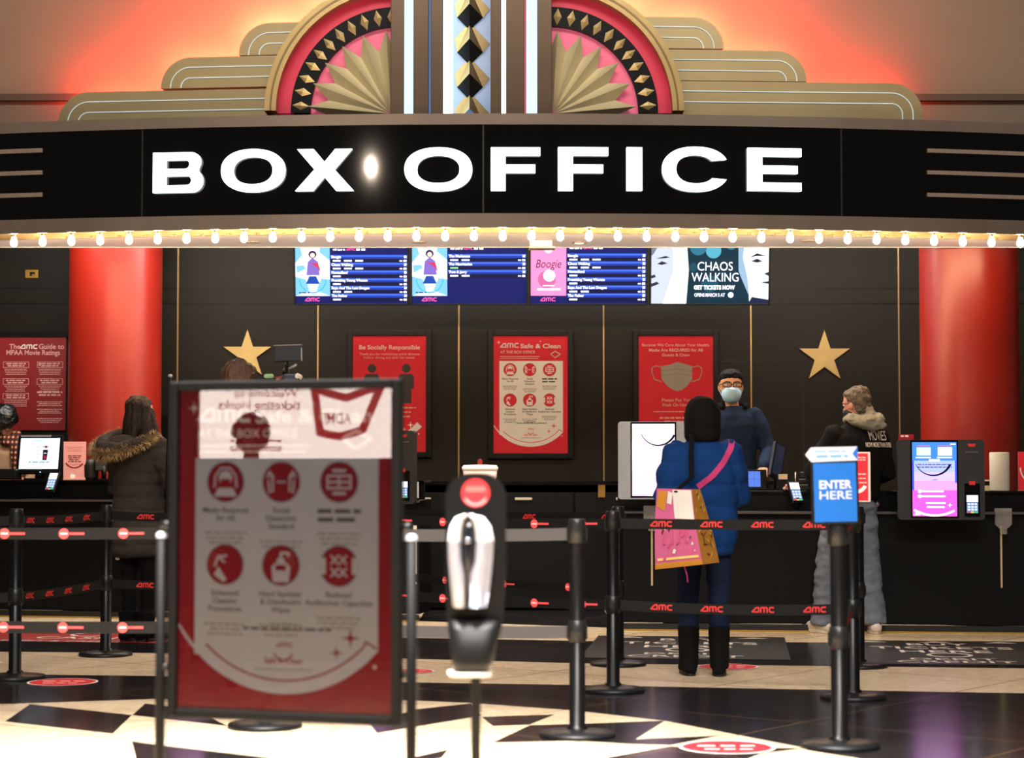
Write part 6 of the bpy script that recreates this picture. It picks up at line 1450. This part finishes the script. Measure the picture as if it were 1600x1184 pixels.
pr_ = Person('person with curly hair seen only as a dark reflection in the poster glass', (rp_.x, rp_.y, 0), rd, 1.5, skin=SKINL)
pr_.coat(cloth('coat_dark_red', '#2a1416', .3, 70), [(.8, .175, .125), (.84, .19, .14), (1.05, .18, .135), (1.2, .19, .14), (1.33, .2, .14), (1.4, .19, .115), (1.44, .14, .09), (1.48, .08, .07)], (.08, .07, .055))
pr_.trousers(cloth('trousers_black', '#0e0c0d', .2, 150)); pr_.shoe(BLACKM, BLACK)
CH = mat('hair_curly', '#1d130d', .7, bump=.5, bs=60)
pr_.hairblob(lambda b: (short(b, CH, 1.4), b.ell((0, -.02, .03), (.125, .12, .115), CH)), CH, 'hair', .03, 22, (1, 1, 1), .01, .006)
# ================================================================ LIGHT
def area(name, loc, rot, sx_, sy_, pw_, col, spread=180):
    l = bpy.data.lights.new(name, 'AREA'); l.shape = 'RECTANGLE'; l.size = sx_; l.size_y = sy_; l.energy = pw_; l.color = col
    l.spread = math.radians(spread)
    o = bpy.data.objects.new(name, l); COL.objects.link(o); o.location = loc; o.rotation_euler = rot; return o
def point(name, loc, pw_, col, r=.1):
    l = bpy.data.lights.new(name, 'POINT'); l.energy = pw_; l.color = col; l.shadow_soft_size = r
    o = bpy.data.objects.new(name, l); COL.objects.link(o); o.location = loc; return o
WARM = (1, .8, .6)
area('hall_ceiling_light', (-.5, 7.0, 7.4), (0, 0, 0), 8, 4, 260, (1, .93, .84), 110)
area('hall_floor_light', (-.8, 6.2, 6.4), (0, 0, 0), 3, 2, 900, (1, .95, .9), 62)
area('front_fill_light', (0, .5, 7.3), (math.radians(42), 0, 0), 7, 2, 400, (1, .95, .9), 60)  # unseen fill added to brighten the foreground poster
area('facade_fill_light', (0, 9.5, 7.6), (math.radians(59), 0, 0), 8, 1.2, 115, (1, .9, .8), 80)  # added fill that lifts the crown ornament, not a lamp of the hall
area('staff_area_light', (0, 16.4, 3.72), (math.radians(18), 0, 0), 9, .7, 620, (1, .94, .86))
point('hall_downlight', (-2.9, 4.0, 5.0), 90, WARM, .06)
def red(px0, px1, py_, pw_):
    a, c = at(px0, py_, 15.1), at(px1, py_, 15.1)
    pw_ *= 1.25
    area('red_glow_light', ((a.x + c.x) / 2, 15.12, a.z), (math.radians(118), 0, 0), c.x - a.x, .06, pw_, (1, .06, .03))
red(130, 400, 150, 34); red(260, 430, 100, 40); red(390, 470, 50, 44); red(1070, 1400, 150, 22); red(1060, 1230, 100, 40); red(1020, 1110, 50, 44)
red(480, 600, 5, 40); red(880, 1010, 5, 40)
w_ = bpy.data.worlds.new('hall'); SC.world = w_; w_.use_nodes = True
bg = w_.node_tree.nodes['Background']; bg.inputs['Color'].default_value = (.9, .8, .72, 1); bg.inputs['Strength'].default_value = .07
# ================================================================ CAMERA
cd = bpy.data.cameras.new('camera'); cam = bpy.data.objects.new('camera', cd); COL.objects.link(cam); SC.camera = cam
cam.location = (0, 0, CAMZ); cam.rotation_euler = (PI / 2 + TH, 0, 0)
cd.sensor_width = 36; cd.sensor_fit = 'HORIZONTAL'; cd.lens = FPX / 1600 * 36; cd.clip_start = .1; cd.clip_end = 100
cd.dof.use_dof = True; cd.dof.focus_distance = 14.2; cd.dof.aperture_fstop = 2.6
SC.view_settings.view_transform = 'Standard'; SC.view_settings.look = 'None'; SC.view_settings.exposure = 0.0
SC.cycles.use_denoising = True; SC.cycles.max_bounces = 8; SC.cycles.transparent_max_bounces = 12
SC.cycles.sample_clamp_indirect = 6.0; SC.cycles.caustics_reflective = False; SC.cycles.caustics_refractive = False
